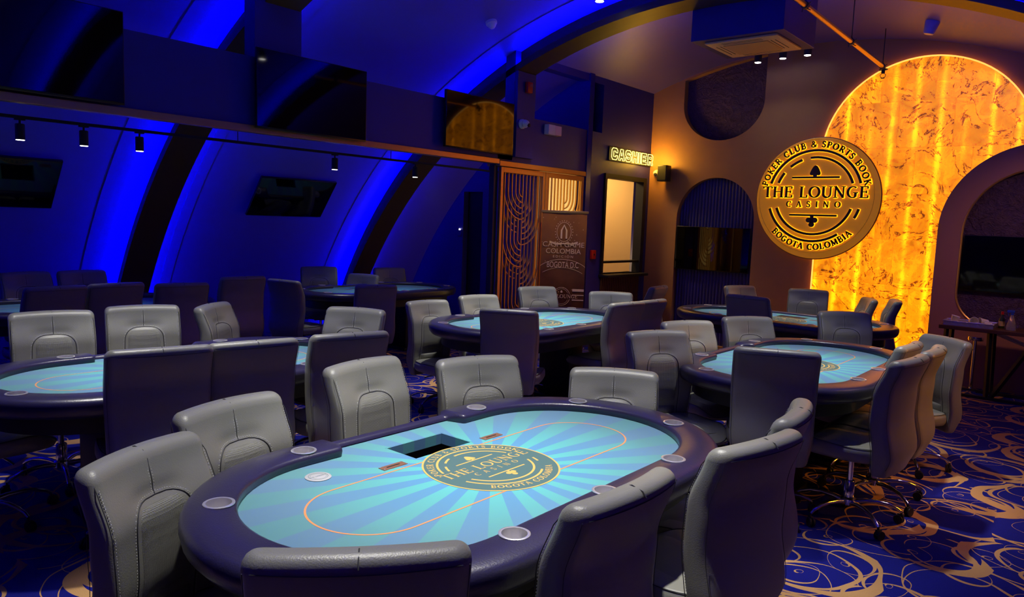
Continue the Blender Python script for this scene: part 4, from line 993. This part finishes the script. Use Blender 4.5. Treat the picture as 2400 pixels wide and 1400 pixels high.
# ================================================================== ROUND SIGN
sg = empty('round_sign', (-3.055, Y1 - 0.07, 2.09), 0, 'round illuminated club sign with dark letters on a gold disc with halo glow added', 'sign')
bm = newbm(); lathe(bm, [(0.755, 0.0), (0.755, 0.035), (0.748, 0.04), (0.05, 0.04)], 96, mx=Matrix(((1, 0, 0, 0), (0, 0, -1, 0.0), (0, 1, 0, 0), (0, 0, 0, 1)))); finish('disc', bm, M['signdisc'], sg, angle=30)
bm = newbm(); tube(bm, [(0.755 * math.cos(t * PI / 48), -0.02, 0.755 * math.sin(t * PI / 48)) for t in range(96)], 0.012, 8, closed=True); finish('disc_rim', bm, M['signrim'], sg)
bm = newbm(); tube(bm, [(-0.02 + 0.70 * math.cos(t * PI / 48), -0.043, 0.02 + 0.70 * math.sin(t * PI / 48)) for t in range(96)], 0.0025, 6, closed=True); finish('edge_ring', bm, M['gold'], sg)
SF = lambda x, y, d: Vector((x - 0.02, -d, y + 0.01))
bm = newbm(); logo_art(bm, 0.70, SF, 0.046, 0.054, grow=0.0065); o = finish('letter_backlight', bm, M['halo'], sg, smooth=False); o['label'] = 'amber light edge behind the letters'
bm = newbm(); logo_art(bm, 0.70, SF, 0.060, 0.074, grow=0.0022); o = finish('lettering', bm, M['signface'], sg, smooth=False); o['label'] = 'raised dark bronze lettering'

# ================================================================== CASHIER NEON
ns = empty('neon_sign', (LX + 0.003, 9.07, 2.632), 0, 'yellow double-line neon sign reading CASHIER above the cashier window', 'sign')
LET = {
 'C': [[(0.9, 0.62), (0.9, 0.82), (0.72, 1), (0.18, 1), (0, 0.82), (0, 0.18), (0.18, 0), (0.72, 0), (0.9, 0.18), (0.9, 0.38), (0.62, 0.38), (0.62, 0.26), (0.3, 0.26), (0.3, 0.74), (0.62, 0.74), (0.62, 0.62)]],
 'A': [[(0, 0), (0.3, 1), (0.62, 1), (0.92, 0), (0.64, 0), (0.58, 0.2), (0.34, 0.2), (0.28, 0)], [(0.40, 0.42), (0.52, 0.42), (0.46, 0.70)]],
 'S': [[(0.88, 0.68), (0.88, 0.84), (0.7, 1), (0.18, 1), (0, 0.84), (0, 0.56), (0.18, 0.4), (0.6, 0.4), (0.6, 0.24), (0.28, 0.24), (0.28, 0.32), (0, 0.32), (0, 0.16), (0.18, 0), (0.7, 0), (0.88, 0.16), (0.88, 0.46), (0.7, 0.62), (0.28, 0.62), (0.28, 0.76), (0.6, 0.76), (0.6, 0.68)]],
 'H': [[(0, 0), (0, 1), (0.28, 1), (0.28, 0.62), (0.62, 0.62), (0.62, 1), (0.9, 1), (0.9, 0), (0.62, 0), (0.62, 0.38), (0.28, 0.38), (0.28, 0)]],
 'I': [[(0, 0), (0, 1), (0.3, 1), (0.3, 0)]],
 'E': [[(0, 0), (0, 1), (0.82, 1), (0.82, 0.76), (0.28, 0.76), (0.28, 0.62), (0.74, 0.62), (0.74, 0.38), (0.28, 0.38), (0.28, 0.24), (0.82, 0.24), (0.82, 0)]],
 'R': [[(0, 0), (0, 1), (0.7, 1), (0.88, 0.84), (0.88, 0.5), (0.72, 0.38), (0.9, 0), (0.6, 0), (0.46, 0.34), (0.28, 0.34), (0.28, 0)], [(0.28, 0.76), (0.6, 0.76), (0.6, 0.58), (0.28, 0.58)]],
}
yy = -0.565; hh = 0.155; wsc = 0.165
for ch_ in 'CASHIER':
    w = (0.3 if ch_ == 'I' else 0.9) * wsc; bm = newbm()
    for lp in LET[ch_]: tube(bm, [(0.035, yy + a * wsc, -hh / 2 + b * hh) for a, b in lp], 0.0042, 6, closed=True)
    o = finish('neon_letter', bm, M['neon'], ns); o['label'] = 'glowing letter ' + ch_; yy += w + 0.030
bm = newbm(); box(bm, 0.004, 0.016, -0.60, 0.53, -0.095, 0.095, 0.003, 1); finish('backing_board', bm, M['black'], ns, smooth=False)
lamp('POINT', 'neon_glow', (LX + 0.16, 9.32, 2.62), 15, (1.0, 0.50, 0.04), size=0.08)

# ================================================================== AIR CONDITIONER
ac = empty('air_conditioner', (-3.05, 7.22, 3.50), 0, 'boxed ceiling cassette air conditioner hanging above the tables', 'air conditioner')
bm = newbm(); box(bm, -0.46, 0.46, -0.42, 0.44, 0, 0.56, 0.004, 1); finish('housing', bm, M['bluewall'], ac, smooth=False)
bm = newbm(); box(bm, -0.36, 0.37, -0.33, 0.35, -0.022, 0.002, 0.018, 3); pn = finish('cassette_panel', bm, M['creampl'], ac)
bm = newbm(); box(bm, -0.22, 0.23, -0.19, 0.21, -0.030, -0.018, 0.004, 1); finish('intake_grille', bm, mat('tan_ac_grille', (0.60, 0.36, 0.16), 0.5, bump=(60, 0.3)), ac)
bm = newbm()
for s in (-1, 1):
    for q in (0.245, 0.285):
        box(bm, -0.2, 0.2, s * q - 0.004 + 0.01, s * q + 0.004 + 0.01, -0.0235, -0.021); box(bm, s * q * 1.04 - 0.004, s * q * 1.04 + 0.004, -0.18, 0.19, -0.0235, -0.021)
finish('air_slots', bm, M['black'], pn, smooth=False)

# ================================================================== PIPE, SPRINKLER, SENSORS, DOWNLIGHTS
def ceil_pt(x): return vz(x)
pp = empty('sprinkler_pipe', (-2.3, 7.0, 3.6), 0, 'brass sprinkler pipe running below the vault toward the amber stone', 'pipe')
P0, P1 = Vector((-2.21, 5.95, 3.52)), Vector((-2.30, 9.12, 3.55))
def rel(v): return v - Vector((-2.3, 7.0, 3.6))
bm = newbm(); tube(bm, [rel(P0), rel(P1)], 0.022, 12); finish('pipe', bm, M['brass'], pp)
for t in (0.10, 0.56, 0.985):
    p = P0.lerp(P1, t); bm = newbm()
    Rm = Matrix.Translation(rel(p)) @ Matrix.Rotation(-PI / 2, 4, 'X'); lathe(bm, [(0.031, -0.02), (0.031, 0.02)], 14, mx=Rm)
    tube(bm, [rel(p), rel(Vector((p.x, p.y, vz(p.x) - 0.002)))], 0.005, 6)
    for k in range(5): a = k * 1.3; tube(bm, [rel(p) + Vector((0.03 * math.cos(a), 0.006 * k - 0.012, 0.03 * math.sin(a))), rel(p) + Vector((0.055 * math.cos(a + 0.3), 0.01 * k - 0.02, 0.055 * math.sin(a + 0.3)))], 0.004, 5)
    finish('pipe_clamp', bm, M['ribside'], pp)
bm = newbm(); q = rel(P1); T = Matrix.Translation(q)
lathe(bm, [(0.016, -0.07), (0.02, -0.06), (0.02, 0.0)], 12, mx=T); lathe(bm, [(0.045, -0.03), (0.05, -0.025), (0.045, -0.02)], 16, mx=T)
for s in (-1, 1): tube(bm, [q + Vector((0.012 * s, 0, -0.07)), q + Vector((0.03 * s, 0, -0.085)), q + Vector((0.022 * s, 0, -0.11)), q + Vector((0, 0, -0.12))], 0.004, 6)
lathe(bm, [(0.02, -0.124), (0.022, -0.12)], 14, mx=T); finish('sprinkler_head', bm, M['ribside'], pp)
def smoke(x, y, lab, col, purple=False):
    z = vz(x); nx, nz = (x - VX) / VR, (z - VZ) / VR; ang = math.atan2(nx, nz)
    o = empty('smoke_detector', (x, y, z), 0, lab, 'smoke detector'); o.rotation_euler = (0, ang, 0)
    bm = newbm()
    if purple: lathe(bm, [(0.068, 0.004), (0.070, -0.01), (0.052, -0.115), (0.048, -0.122)], 24)
    else: lathe(bm, [(0.058, 0.004), (0.060, -0.012), (0.058, -0.03), (0.048, -0.034), (0.040, -0.055), (0.022, -0.075), (0.010, -0.078)], 24)
    finish('body', bm, col, o)
    bm = newbm()
    if purple: lathe(bm, [(0.045, -0.123), (0.044, -0.128)], 20)
    else:
        for zz in (-0.040, -0.048, -0.056, -0.064): lathe(bm, [(0.047 - (abs(zz) - 0.034) * 0.8, zz), (0.047 - (abs(zz) - 0.034) * 0.8, zz - 0.002)], 20)
    finish('vent_rings', bm, M['black'] if not purple else M['whitepl'], o)
smoke(-5.215, 5.72, 'pale dome smoke detector on the blue part of the vault', mat('lilac_plastic', (0.62, 0.55, 0.68), 0.4))
smoke(-1.745, 8.62, 'violet tapered sensor on the amber-lit vault near the right edge', mat('violet_plastic', (0.38, 0.28, 0.62), 0.4), True)
for i, (x, y) in enumerate(((-3.84, 9.30), (-3.53, 9.32), (-3.22, 9.30))):
    z = 3.84 if False else vz(x); h = z - (3.80, 3.82, 3.82)[i]
    o = empty('downlight', (x, y, z - h), 0, ('left', 'middle', 'right')[i] + ' one of the three small downlights under the air conditioner', 'downlight', 'three downlights above the cashier side')
    bm = newbm(); lathe(bm, [(0.040, 0.004), (0.046, 0.0), (0.046, h + 0.01)], 24); finish('can', bm, M['ribside'], o)
    bm = newbm(); lathe(bm, [(0.036, -0.003), (0.038, 0.004)], 24); finish('lens', bm, M['lampglow'], o)
    lamp('SPOT', 'downlight_beam', (x, y, z - h - 0.012), 5, WHITE, (x, y + 0.12, 0), 0.03, 80, 0.9)
# table spots: housings on the vault with their beams
for i, (x, y, z, e, sp) in enumerate(SPOTS):
    zc = vz(x)
    o = empty('ceiling_spot', (x, y, zc), 0, 'white ceiling spot above the ' + ('nearest table', 'nearest table, far half', 'left table', 'left table, far half', 'middle table', 'middle table, far half', 'right table', 'right table, far half', 'far right table')[i], 'ceiling spot', 'ceiling spots over the tables')
    bm = newbm(); lathe(bm, [(0.045, z - zc), (0.05, z - zc + 0.01), (0.05, z - zc + 0.10), (0.02, z - zc + 0.11), (0.015, 0.0)], 20); finish('housing', bm, M['ribside'], o)
    bm = newbm(); lathe(bm, [(0.040, z - zc - 0.004), (0.042, z - zc + 0.002)], 20); finish('lens', bm, M['lampglow'], o)
    lamp('SPOT', 'table_spot_beam', (x, y, z - 0.012), e, WHITE, (x, y, 0.76), 0.06, sp, 0.55)
o = empty('ceiling_spot', (-4.20, 6.18, vz(-4.20)), 0, 'small white ceiling spot at the top edge of the picture on the blue vault', 'ceiling spot')
bm = newbm(); lathe(bm, [(0.045, -0.10), (0.05, -0.09), (0.05, 0.01)], 20); finish('housing', bm, M['ribside'], o)
bm = newbm(); lathe(bm, [(0.041, -0.104), (0.042, -0.098)], 20); finish('lens', bm, M['lampglow'], o)
lamp('SPOT', 'banner_spot_beam', (-4.20, 6.18, vz(-4.20) - 0.11), 190, (1.0, 0.80, 0.55), (-5.35, 7.25, 1.1), 0.04, 44, 0.8)

# track with cylinder spots in the side room
tk = empty('lighting_track', (-6.6, 4.0, 2.32), 0, 'black lighting track hanging in the side room below the bulkhead', 'lighting track')
bm = newbm(); box(bm, -0.017, 0.017, -3.0, 3.75, -0.012, 0.012, 0.003, 1); finish('rail', bm, M['black'], tk, smooth=False)
for y in (-2.4, -0.3, 1.6, 3.3):
    bm = newbm(); tube(bm, [(0, y, 0.01), (0, y, vz(-6.6) - 2.32 - 0.002)], 0.004, 6); finish('hanger', bm, M['black'], tk)
for i, (y, e) in enumerate(((1.90, 16), (2.35, 26), (2.79, 0), (4.82, 28), (5.98, 28))):
    o = empty('track_spot', (-6.6, y, 2.30), 0, ('first', 'second', 'third', 'fourth', 'fifth')[i] + ' black cylinder spot from the left on the side room track', 'track spot', 'cylinder spots on the side room track')
    bm = newbm(); tube(bm, [(0, 0, 0.008), (0, 0, -0.03)], 0.008, 8); box(bm, -0.016, 0.016, -0.035, 0.035, -0.004, 0.012, 0.002, 1); finish('stem', bm, M['black'], o)
    bm = newbm(); lathe(bm, [(0.028, -0.03), (0.033, -0.035), (0.033, -0.150), (0.030, -0.152)], 20); finish('cylinder', bm, M['black'], o)
    bm = newbm(); lathe(bm, [(0.029, -0.1555), (0.0295, -0.150)], 20); finish('lens', bm, M['lampglow'], o)
    if e: lamp('SPOT', 'track_beam', (-6.6, y, 2.14), e, WHITE, (-7.02, y - 0.05, 0.76), 0.03, 66, 0.6)

# ================================================================== WALL DEVICES
o = empty('fire_strobe', (LX + 0.047, 6.64, 3.20), 0, 'small red fire strobe high on the dark pilaster', 'alarm')
bm = newbm(); box(bm, 0, 0.045, -0.045, 0.045, -0.06, 0.06, 0.006); finish('body', bm, M['red'], o); bm = newbm(); lathe(bm, [(0.02, 0.044), (0.018, 0.06), (0.008, 0.066)], 14, mx=Matrix.Translation((0, 0.01, 0.02)) @ Matrix.Rotation(PI / 2, 4, 'Y')); finish('flash_lens', bm, M['clearpl'], o)
def dome(loc, rz, lab):
    o = empty('security_camera', loc, rz, lab, 'camera')
    RY = Matrix.Rotation(PI / 2, 4, 'Y')
    bm = newbm(); lathe(bm, [(0.055, 0.0), (0.055, 0.02), (0.045, 0.03)], 24, mx=RY); finish('mount', bm, M['whitepl'], o)
    bm = newbm(); lathe(bm, [(0.012, -0.048), (0.034, -0.036), (0.048, 0.0), (0.034, 0.034), (0.012, 0.047)], 20, mx=Matrix.Translation((0.055, 0, 0)) @ Matrix.Rotation(0.8, 4, 'X') @ RY); finish('ball', bm, M['whitepl'], o)
    bm = newbm(); lathe(bm, [(0.022, 0.0), (0.022, 0.012), (0.01, 0.015)], 16, mx=Matrix.Translation((0.095, 0.012, -0.018)) @ RY); finish('lens', bm, M['black'], o)
dome((LX + 0.046, 6.56, 2.78), 0, 'white ball security camera on the bulkhead pilaster right of the amber-reflecting television')
dome((-5.36, Y1 - 0.003, 2.44), -PI / 2, 'white ball security camera in the corner beside the black wall speaker')
o = empty('emergency_light', (LX + 0.002, 7.18, 2.78), 0, 'white wedge-shaped emergency light above the lattice doors', 'emergency light')
bm = newbm(); box(bm, 0, 0.07, -0.14, 0.0, -0.06, 0.06, 0.005, 1); finish('body', bm, M['whitepl'], o); bm = newbm(); box(bm, 0.0, 0.066, 0.0, 0.13, -0.058, 0.058, 0.005, 1); finish('diffuser', bm, mat('pale_pink_diffuser', (0.8, 0.62, 0.68), 0.4), o)
o = empty('fire_call_point', (LX + 0.002, 8.19, 1.26), 0, 'small red fire call point beside the cashier window', 'alarm')
bm = newbm(); box(bm, 0, 0.04, -0.045, 0.045, -0.06, 0.06, 0.005); finish('body', bm, M['red'], o); bm = newbm(); box(bm, 0.038, 0.044, -0.012, 0.012, -0.012, 0.012); finish('button', bm, M['black'], o)
o = empty('wall_speaker', (-5.19, Y1 - 0.002, 2.43), 0, 'black wall speaker on a bracket above the blue recess', 'speaker')
bm = newbm(); box(bm, -0.075, 0.075, -0.20, -0.06, -0.115, 0.115, 0.012); finish('cabinet', bm, M['plastic'], o); bm = newbm(); box(bm, -0.025, 0.025, -0.07, 0.0, -0.03, 0.03, 0.004); finish('bracket', bm, M['plastic'], o)
bm = newbm(); box(bm, -0.065, 0.065, -0.205, -0.198, -0.10, 0.10, 0.003, 1); finish('grille', bm, M['black'], o)
o = empty('wall_switch', (-7.74, 7.949, 1.46), 0, 'small lit wall switch beside the dark door in the side room', 'switch')
bm = newbm(); box(bm, -0.035, 0.035, -0.012, 0, -0.055, 0.055, 0.003, 1); finish('plate', bm, M['bluewall'], o); bm = newbm(); box(bm, -0.016, 0.016, -0.016, -0.010, 0.045, 0.066, 0.003, 1); finish('indicator', bm, M['lampglow'], o)

# ================================================================== BANNER
def bfont(txt, size, F, parent, m, name, w=None, label=None, ex=0.0006):
    c = bpy.data.curves.new('t', 'FONT'); c.body = txt; c.size = size; c.align_x = 'CENTER'; c.extrude = ex
    o = bpy.data.objects.new('t', c); COL.objects.link(o); bpy.context.view_layer.update(); dg = bpy.context.evaluated_depsgraph_get(); me = bpy.data.meshes.new_from_object(o.evaluated_get(dg))
    wd = max(v.co.x for v in me.vertices) - min(v.co.x for v in me.vertices)
    bpy.data.objects.remove(o); k = (w / wd) if w else 1
    me.transform(F @ Matrix.Diagonal((k, 1, 1, 1))); r = link_mesh(name, me, m, parent, smooth=False)
    if label: r['label'] = label
    return r
bn = empty('roll_up_banner', (-5.20, 7.13, 0), math.radians(38), 'roll-up banner for a poker cash game standing before the right lattice door', 'banner')
bwid, btop = 0.54, 1.80
bm = newbm(); g = []
for j in range(20):
    z = 0.08 + (btop - 0.09) * j / 19; g.append([bm.verts.new((-bwid / 2 + bwid * i / 10, 0.004 * math.sin(i * 0.9 + j * 0.2), z)) for i in range(11)])
for j in range(19):
    for i in range(10): bm.faces.new((g[j][i], g[j][i + 1], g[j + 1][i + 1], g[j + 1][i]))
r = bmesh.ops.extrude_face_region(bm, geom=bm.faces[:]); bmesh.ops.translate(bm, vec=(0, 0.0015, 0), verts=[v for v in r['geom'] if isinstance(v, bmesh.types.BMVert)])
sh = finish('printed_sheet', bm, M['banner'], bn)
bm = newbm(); box(bm, -bwid / 2 - 0.015, bwid / 2 + 0.015, -0.012, 0.012, btop - 0.015, btop + 0.015, 0.004); finish('top_rail', bm, M['gold'], bn)
bm = newbm(); box(bm, -bwid / 2 - 0.015, bwid / 2 + 0.015, -0.05, 0.05, 0.0, 0.08, 0.02); finish('base_cassette', bm, M['steel'], bn)
bm = newbm(); tube(bm, [(0, 0.02, 0.06), (0, 0.02, btop)], 0.008, 8); finish('support_pole', bm, M['steel'], bn)
FB = lambda z, x=0: Matrix.Translation((x, -0.0075, z)) @ Matrix(((1, 0, 0, 0), (0, 0, -1, 0), (0, 1, 0, 0), (0, 0, 0, 1)))
bfont('CASH GAME', 0.085, FB(1.38), sh, M['banner_gold'], 'banner_text', 0.50, 'CASH GAME lettering'); bfont('COLOMBIA', 0.085, FB(1.30), sh, M['banner_gold'], 'banner_text', 0.42, 'COLOMBIA lettering')
bfont('E D I C I Ó N', 0.04, FB(1.25), sh, M['banner_gold'], 'banner_text', 0.24); bfont('BOGOTÁ D.C', 0.10, FB(1.13), sh, M['banner_gold'], 'banner_text', 0.38, 'BOGOTA D.C lettering')
bm = newbm(); BF = lambda ox, oz: (lambda x, y, d: Vector((x + ox, -0.0065 - d, y + oz)))
f = BF(0, 1.56); ribbon(bm, _arc(0, 0, 0.085, 0.115, 0, 360, 36), 0.005, f, 0, 0.0006)
for k in range(24): a = 2 * PI * k / 24; solid2d(bm, [(0.105 * math.cos(a) + 0.006 * math.cos(t), 0.135 * math.sin(a) + 0.006 * math.sin(t)) for t in [i * PI / 3 for i in range(6)]], f, 0, 0)
ribbon(bm, [(-0.03, -0.08), (-0.03, 0.02), (0, 0.08), (0.03, 0.02), (0.03, -0.08)], 0.02, f, 0, 0.0006)
for s in (-1, 1): ribbon(bm, [(s * 0.17, -0.12), (s * 0.08, -0.15)], 0.02, f, 0, 0.0006)
ribbon(bm, [(-0.13, -0.14), (0.13, -0.14)], 0.014, f, 0, 0.0006); finish('crest', bm, M['banner_gold'], sh, smooth=False)
bm = newbm(); f = BF(0, 1.12)
ribbon(bm, _arc(0, -0.25, 0.42, 0.36, 50, 130, 20), 0.005, f, 0, 0.0006); ribbon(bm, _arc(0, -0.35, 0.42, 0.36, 55, 125, 20), 0.004, f, 0, 0.0006)
text_line(bm, 'THE LOUNGE', 0.0, -0.36, 0.045, f, 0, 0.0006, sp=0.05); ribbon(bm, _arc(0, -0.345, 0.105, 0.115, 20, 160, 20), 0.005, f, 0, 0.0006); ribbon(bm, _arc(0, -0.335, 0.105, 0.115, 200, 340, 20), 0.005, f, 0, 0.0006)
ribbon(bm, _arc(0, -0.34, 0.085, 0.092, 25, 155, 20), 0.003, f, 0, 0.0006); ribbon(bm, _arc(0, -0.34, 0.085, 0.092, 205, 335, 20), 0.003, f, 0, 0.0006)
solid2d(bm, spade_pts(0, -0.285, 0.02), f, 0, 0.0006); finish('round_emblem', bm, M['banner_gold'], sh, smooth=False)
bm = newbm(); f = BF(0.2, 0.76)
for k in range(3): ribbon(bm, [(-0.07, 0.10 - 0.06 * k), (0.07, 0.10 - 0.06 * k)], 0.012 if k else 0.03, f, 0, 0.0006)
for k in range(4): ribbon(bm, [(-0.47, 0.06 - 0.03 * k), (-0.33 - 0.01 * (k % 2), 0.06 - 0.03 * k)], 0.008, f, 0, 0.0006)
finish('price_lines', bm, M['banner_gold'], sh, smooth=False)
bm = newbm(); f = BF(-0.04, 0.45); solid2d(bm, [(-0.12, -0.12), (0.1, -0.12), (0.07, 0.0), (0.03, -0.02), (0.05, 0.14), (-0.03, 0.03), (-0.07, 0.01)], f, 0, 0.0006); finish('flame_print', bm, M['banner_red'], sh, smooth=False)

# ================================================================== SIDE TABLE, RIGHT
st_ = empty('side_table', (-0.75, 9.05, 0), 0, 'dark wood side table with slanted black legs below the right niche', 'table')
bm = newbm(); box(bm, -0.71, 0.95, -0.22, 0.22, 0.70, 0.74, 0.004, 1); finish('tabletop', bm, M['wood'], st_, smooth=False)
for xa, xb in ((-0.64, -0.64), (-0.25, -0.23), (0.15, -0.19), (0.85, 0.85)):
    for y in (-0.17, 0.17):
        bm = newbm(); tube(bm, [(xa, y, 0.70), (xb, y, 0.02)], 0.024, 4); finish('leg', bm, M['black'], st_, smooth=False)
for y in (-0.17, 0.17):
    bm = newbm(); box(bm, -0.66, 0.87, y - 0.02, y + 0.02, 0, 0.03); finish('floor_bar', bm, M['black'], st_, smooth=False)
tr = empty('foil_tray', (-1.20, 9.0, 0.741), 0, 'rectangular foil tray holding cups on the side table', 'tray')
bm = newbm(); box(bm, -0.22, 0.22, -0.13, 0.13, 0, 0.004)
for q in ((-0.225, -0.22, -0.13, 0.13), (0.22, 0.225, -0.13, 0.13), (-0.225, 0.225, -0.135, -0.13), (-0.225, 0.225, 0.13, 0.135)): box(bm, q[0], q[1], q[2], q[3], 0, 0.045)
finish('tray_body', bm, M['foil'], tr, smooth=False); bm = newbm(); tube(bm, [(-0.23, -0.14, 0.045), (0.23, -0.14, 0.045), (0.23, 0.14, 0.045), (-0.23, 0.14, 0.045)], 0.005, 6, closed=True); finish('rolled_rim', bm, M['foil'], tr)
random.seed(3)
def cup(loc, rot, lab):
    o = empty('paper_cup', loc, 0, lab, 'cup', 'cups in the foil tray'); o.rotation_euler = rot
    bm = newbm(); lathe(bm, [(0.026, 0.0), (0.040, 0.085), (0.042, 0.088), (0.038, 0.085), (0.025, 0.004)], 20); finish('cup_wall', bm, M['paper'], o)
    bm = newbm(); tube(bm, [(0.041 * math.cos(t * PI / 10), 0.041 * math.sin(t * PI / 10), 0.087) for t in range(20)], 0.002, 5, closed=True); finish('rolled_lip', bm, M['paper'], o)
cup((-1.35, 8.97, 0.748), (0, 0.25, 0), 'white paper cup leaning at the left end of the foil tray')
cup((-1.20, 9.04, 0.790), (1.45, 0, 0.5), 'white paper cup lying in the middle of the foil tray')
cup((-1.05, 9.05, 0.790), (1.5, 0, -0.9), 'white paper cup lying at the right of the foil tray')
def pack(loc, sx, sy, sz, rz, lab, name='paper_packet'):
    o = empty(name, loc, rz, lab, 'packet', 'packets in the foil tray'); bm = newbm(); box(bm, -sx, sx, -sy, sy, 0, sz, min(sz, sx, sy) * 0.35, 2); finish('wrapper', bm, M['paper'], o); bm = newbm(); box(bm, -sx * 0.4, sx * 0.4, -sy - 0.0012, -sy + 0.001, sz * 0.25, sz * 0.6); finish('print', bm, M['felt_grey'], o, smooth=False)
pack((-1.27, 8.93, 0.747), 0.05, 0.03, 0.03, 0.3, 'white packet lying in front of the leaning cup'); pack((-1.15, 8.94, 0.747), 0.04, 0.03, 0.035, -0.2, 'white packet in the middle front of the tray'); pack((-1.03, 8.94, 0.747), 0.035, 0.025, 0.05, 0.1, 'upright white box at the right end of the tray')
o = empty('sauce_bottle', (-0.93, 9.08, 0.741), 0, 'small dark bottle with red cap beside the foil tray', 'bottle')
bm = newbm(); lathe(bm, [(0.026, 0), (0.028, 0.01), (0.028, 0.09), (0.012, 0.12), (0.011, 0.15)], 18); finish('body', bm, M['bottle'], o); bm = newbm(); lathe(bm, [(0.013, 0.145), (0.013, 0.175)], 14); finish('cap', bm, M['red'], o)
bm = newbm(); lathe(bm, [(0.0288, 0.025), (0.0288, 0.075)], 18, cap=False); finish('paper_label', bm, mat('tan_bottle_label', (0.5, 0.35, 0.15), 0.6), o)
o = empty('spray_bottle', (-0.835, 8.97, 0.741), 0, 'clear spray bottle with blue trigger head on the side table', 'bottle')
bm = newbm(); lathe(bm, [(0.040, 0), (0.044, 0.008), (0.042, 0.05), (0.014, 0.15), (0.013, 0.16)], 20); finish('body', bm, M['clearpl'], o)
bm = newbm(); lathe(bm, [(0.015, 0.158), (0.015, 0.18)], 14); box(bm, -0.045, 0.02, -0.01, 0.01, 0.18, 0.205, 0.004); tube(bm, [(-0.03, 0, 0.182), (-0.035, 0, 0.16), (-0.028, 0, 0.145)], 0.004, 6); finish('trigger_head', bm, M['bluecap'], o)
o = empty('chrome_stand', (-1.17, 9.28, 0), 0, 'chrome pole stand with round foot beneath the side table', 'stand')
bm = newbm(); lathe(bm, [(0.10, 0), (0.10, 0.012), (0.05, 0.03), (0.02, 0.04)], 28); finish('foot', bm, M['chrome'], o); bm = newbm(); lathe(bm, [(0.018, 0.035), (0.018, 0.56)], 16); finish('pole', bm, M['chrome'], o); bm = newbm(); lathe(bm, [(0.03, 0.555), (0.075, 0.56), (0.08, 0.575), (0.075, 0.60), (0.03, 0.605)], 28); finish('top_disc', bm, M['chrome'], o)
o = empty('paper_roll', (-0.78, 9.30, 0.60), 0, 'pale rolled sheet leaning under the side table', 'roll')
bm = newbm(); tube(bm, [(-0.24, 0, 0.07), (0.0, 0.01, -0.02), (0.2, 0.02, -0.08)], 0.022, 12); finish('rolled_sheet', bm, M['paper'], o); bm = newbm(); tube(bm, [(-0.245, 0, 0.072), (-0.235, 0, 0.068)], 0.012, 10); finish('core', bm, M['black'], o)
# cashier counter things
bm = newbm(); box(bm, -7.2, LX - 0.22, 8.12, 9.60, 0.88, 0.92, 0.004, 1); o = finish('desk', bm, M['wood'], None, smooth=False); tag(o, 'dark desk inside the cashier office behind the window', 'desk')
o = empty('printer', (-5.98, 8.68, 0.921), 0.2, 'small grey office machine behind the cashier window', 'printer')
bm = newbm(); box(bm, -0.12, 0.12, -0.10, 0.10, 0, 0.12, 0.01); finish('body', bm, M['whitepl'], o); bm = newbm(); box(bm, -0.10, 0.10, -0.08, 0.08, 0.118, 0.126, 0.003, 1); finish('lid', bm, M['black'], o)
o = empty('monitor', (-6.35, 8.50, 0.921), 0, 'bright monitor standing on the cashier desk', 'monitor')
bm = newbm(); box(bm, -0.01, 0.01, -0.26, 0.26, 0.03, 0.32, 0.004, 1); finish('screen', bm, mat('bright_monitor', (0.8, 0.8, 0.8), 0.4, emit=(1, 0.93, 0.85), estr=0.9), o); bm = newbm(); box(bm, -0.08, 0.08, -0.1, 0.1, 0, 0.012); box(bm, -0.03, -0.012, -0.03, 0.03, 0.01, 0.12); finish('foot', bm, M['black'], o)
lamp('AREA', 'cashier_room_light', (-6.4, 8.9, 2.70), 34, (1.0, 0.64, 0.24), (-6.4, 8.9, 0), 0.5)
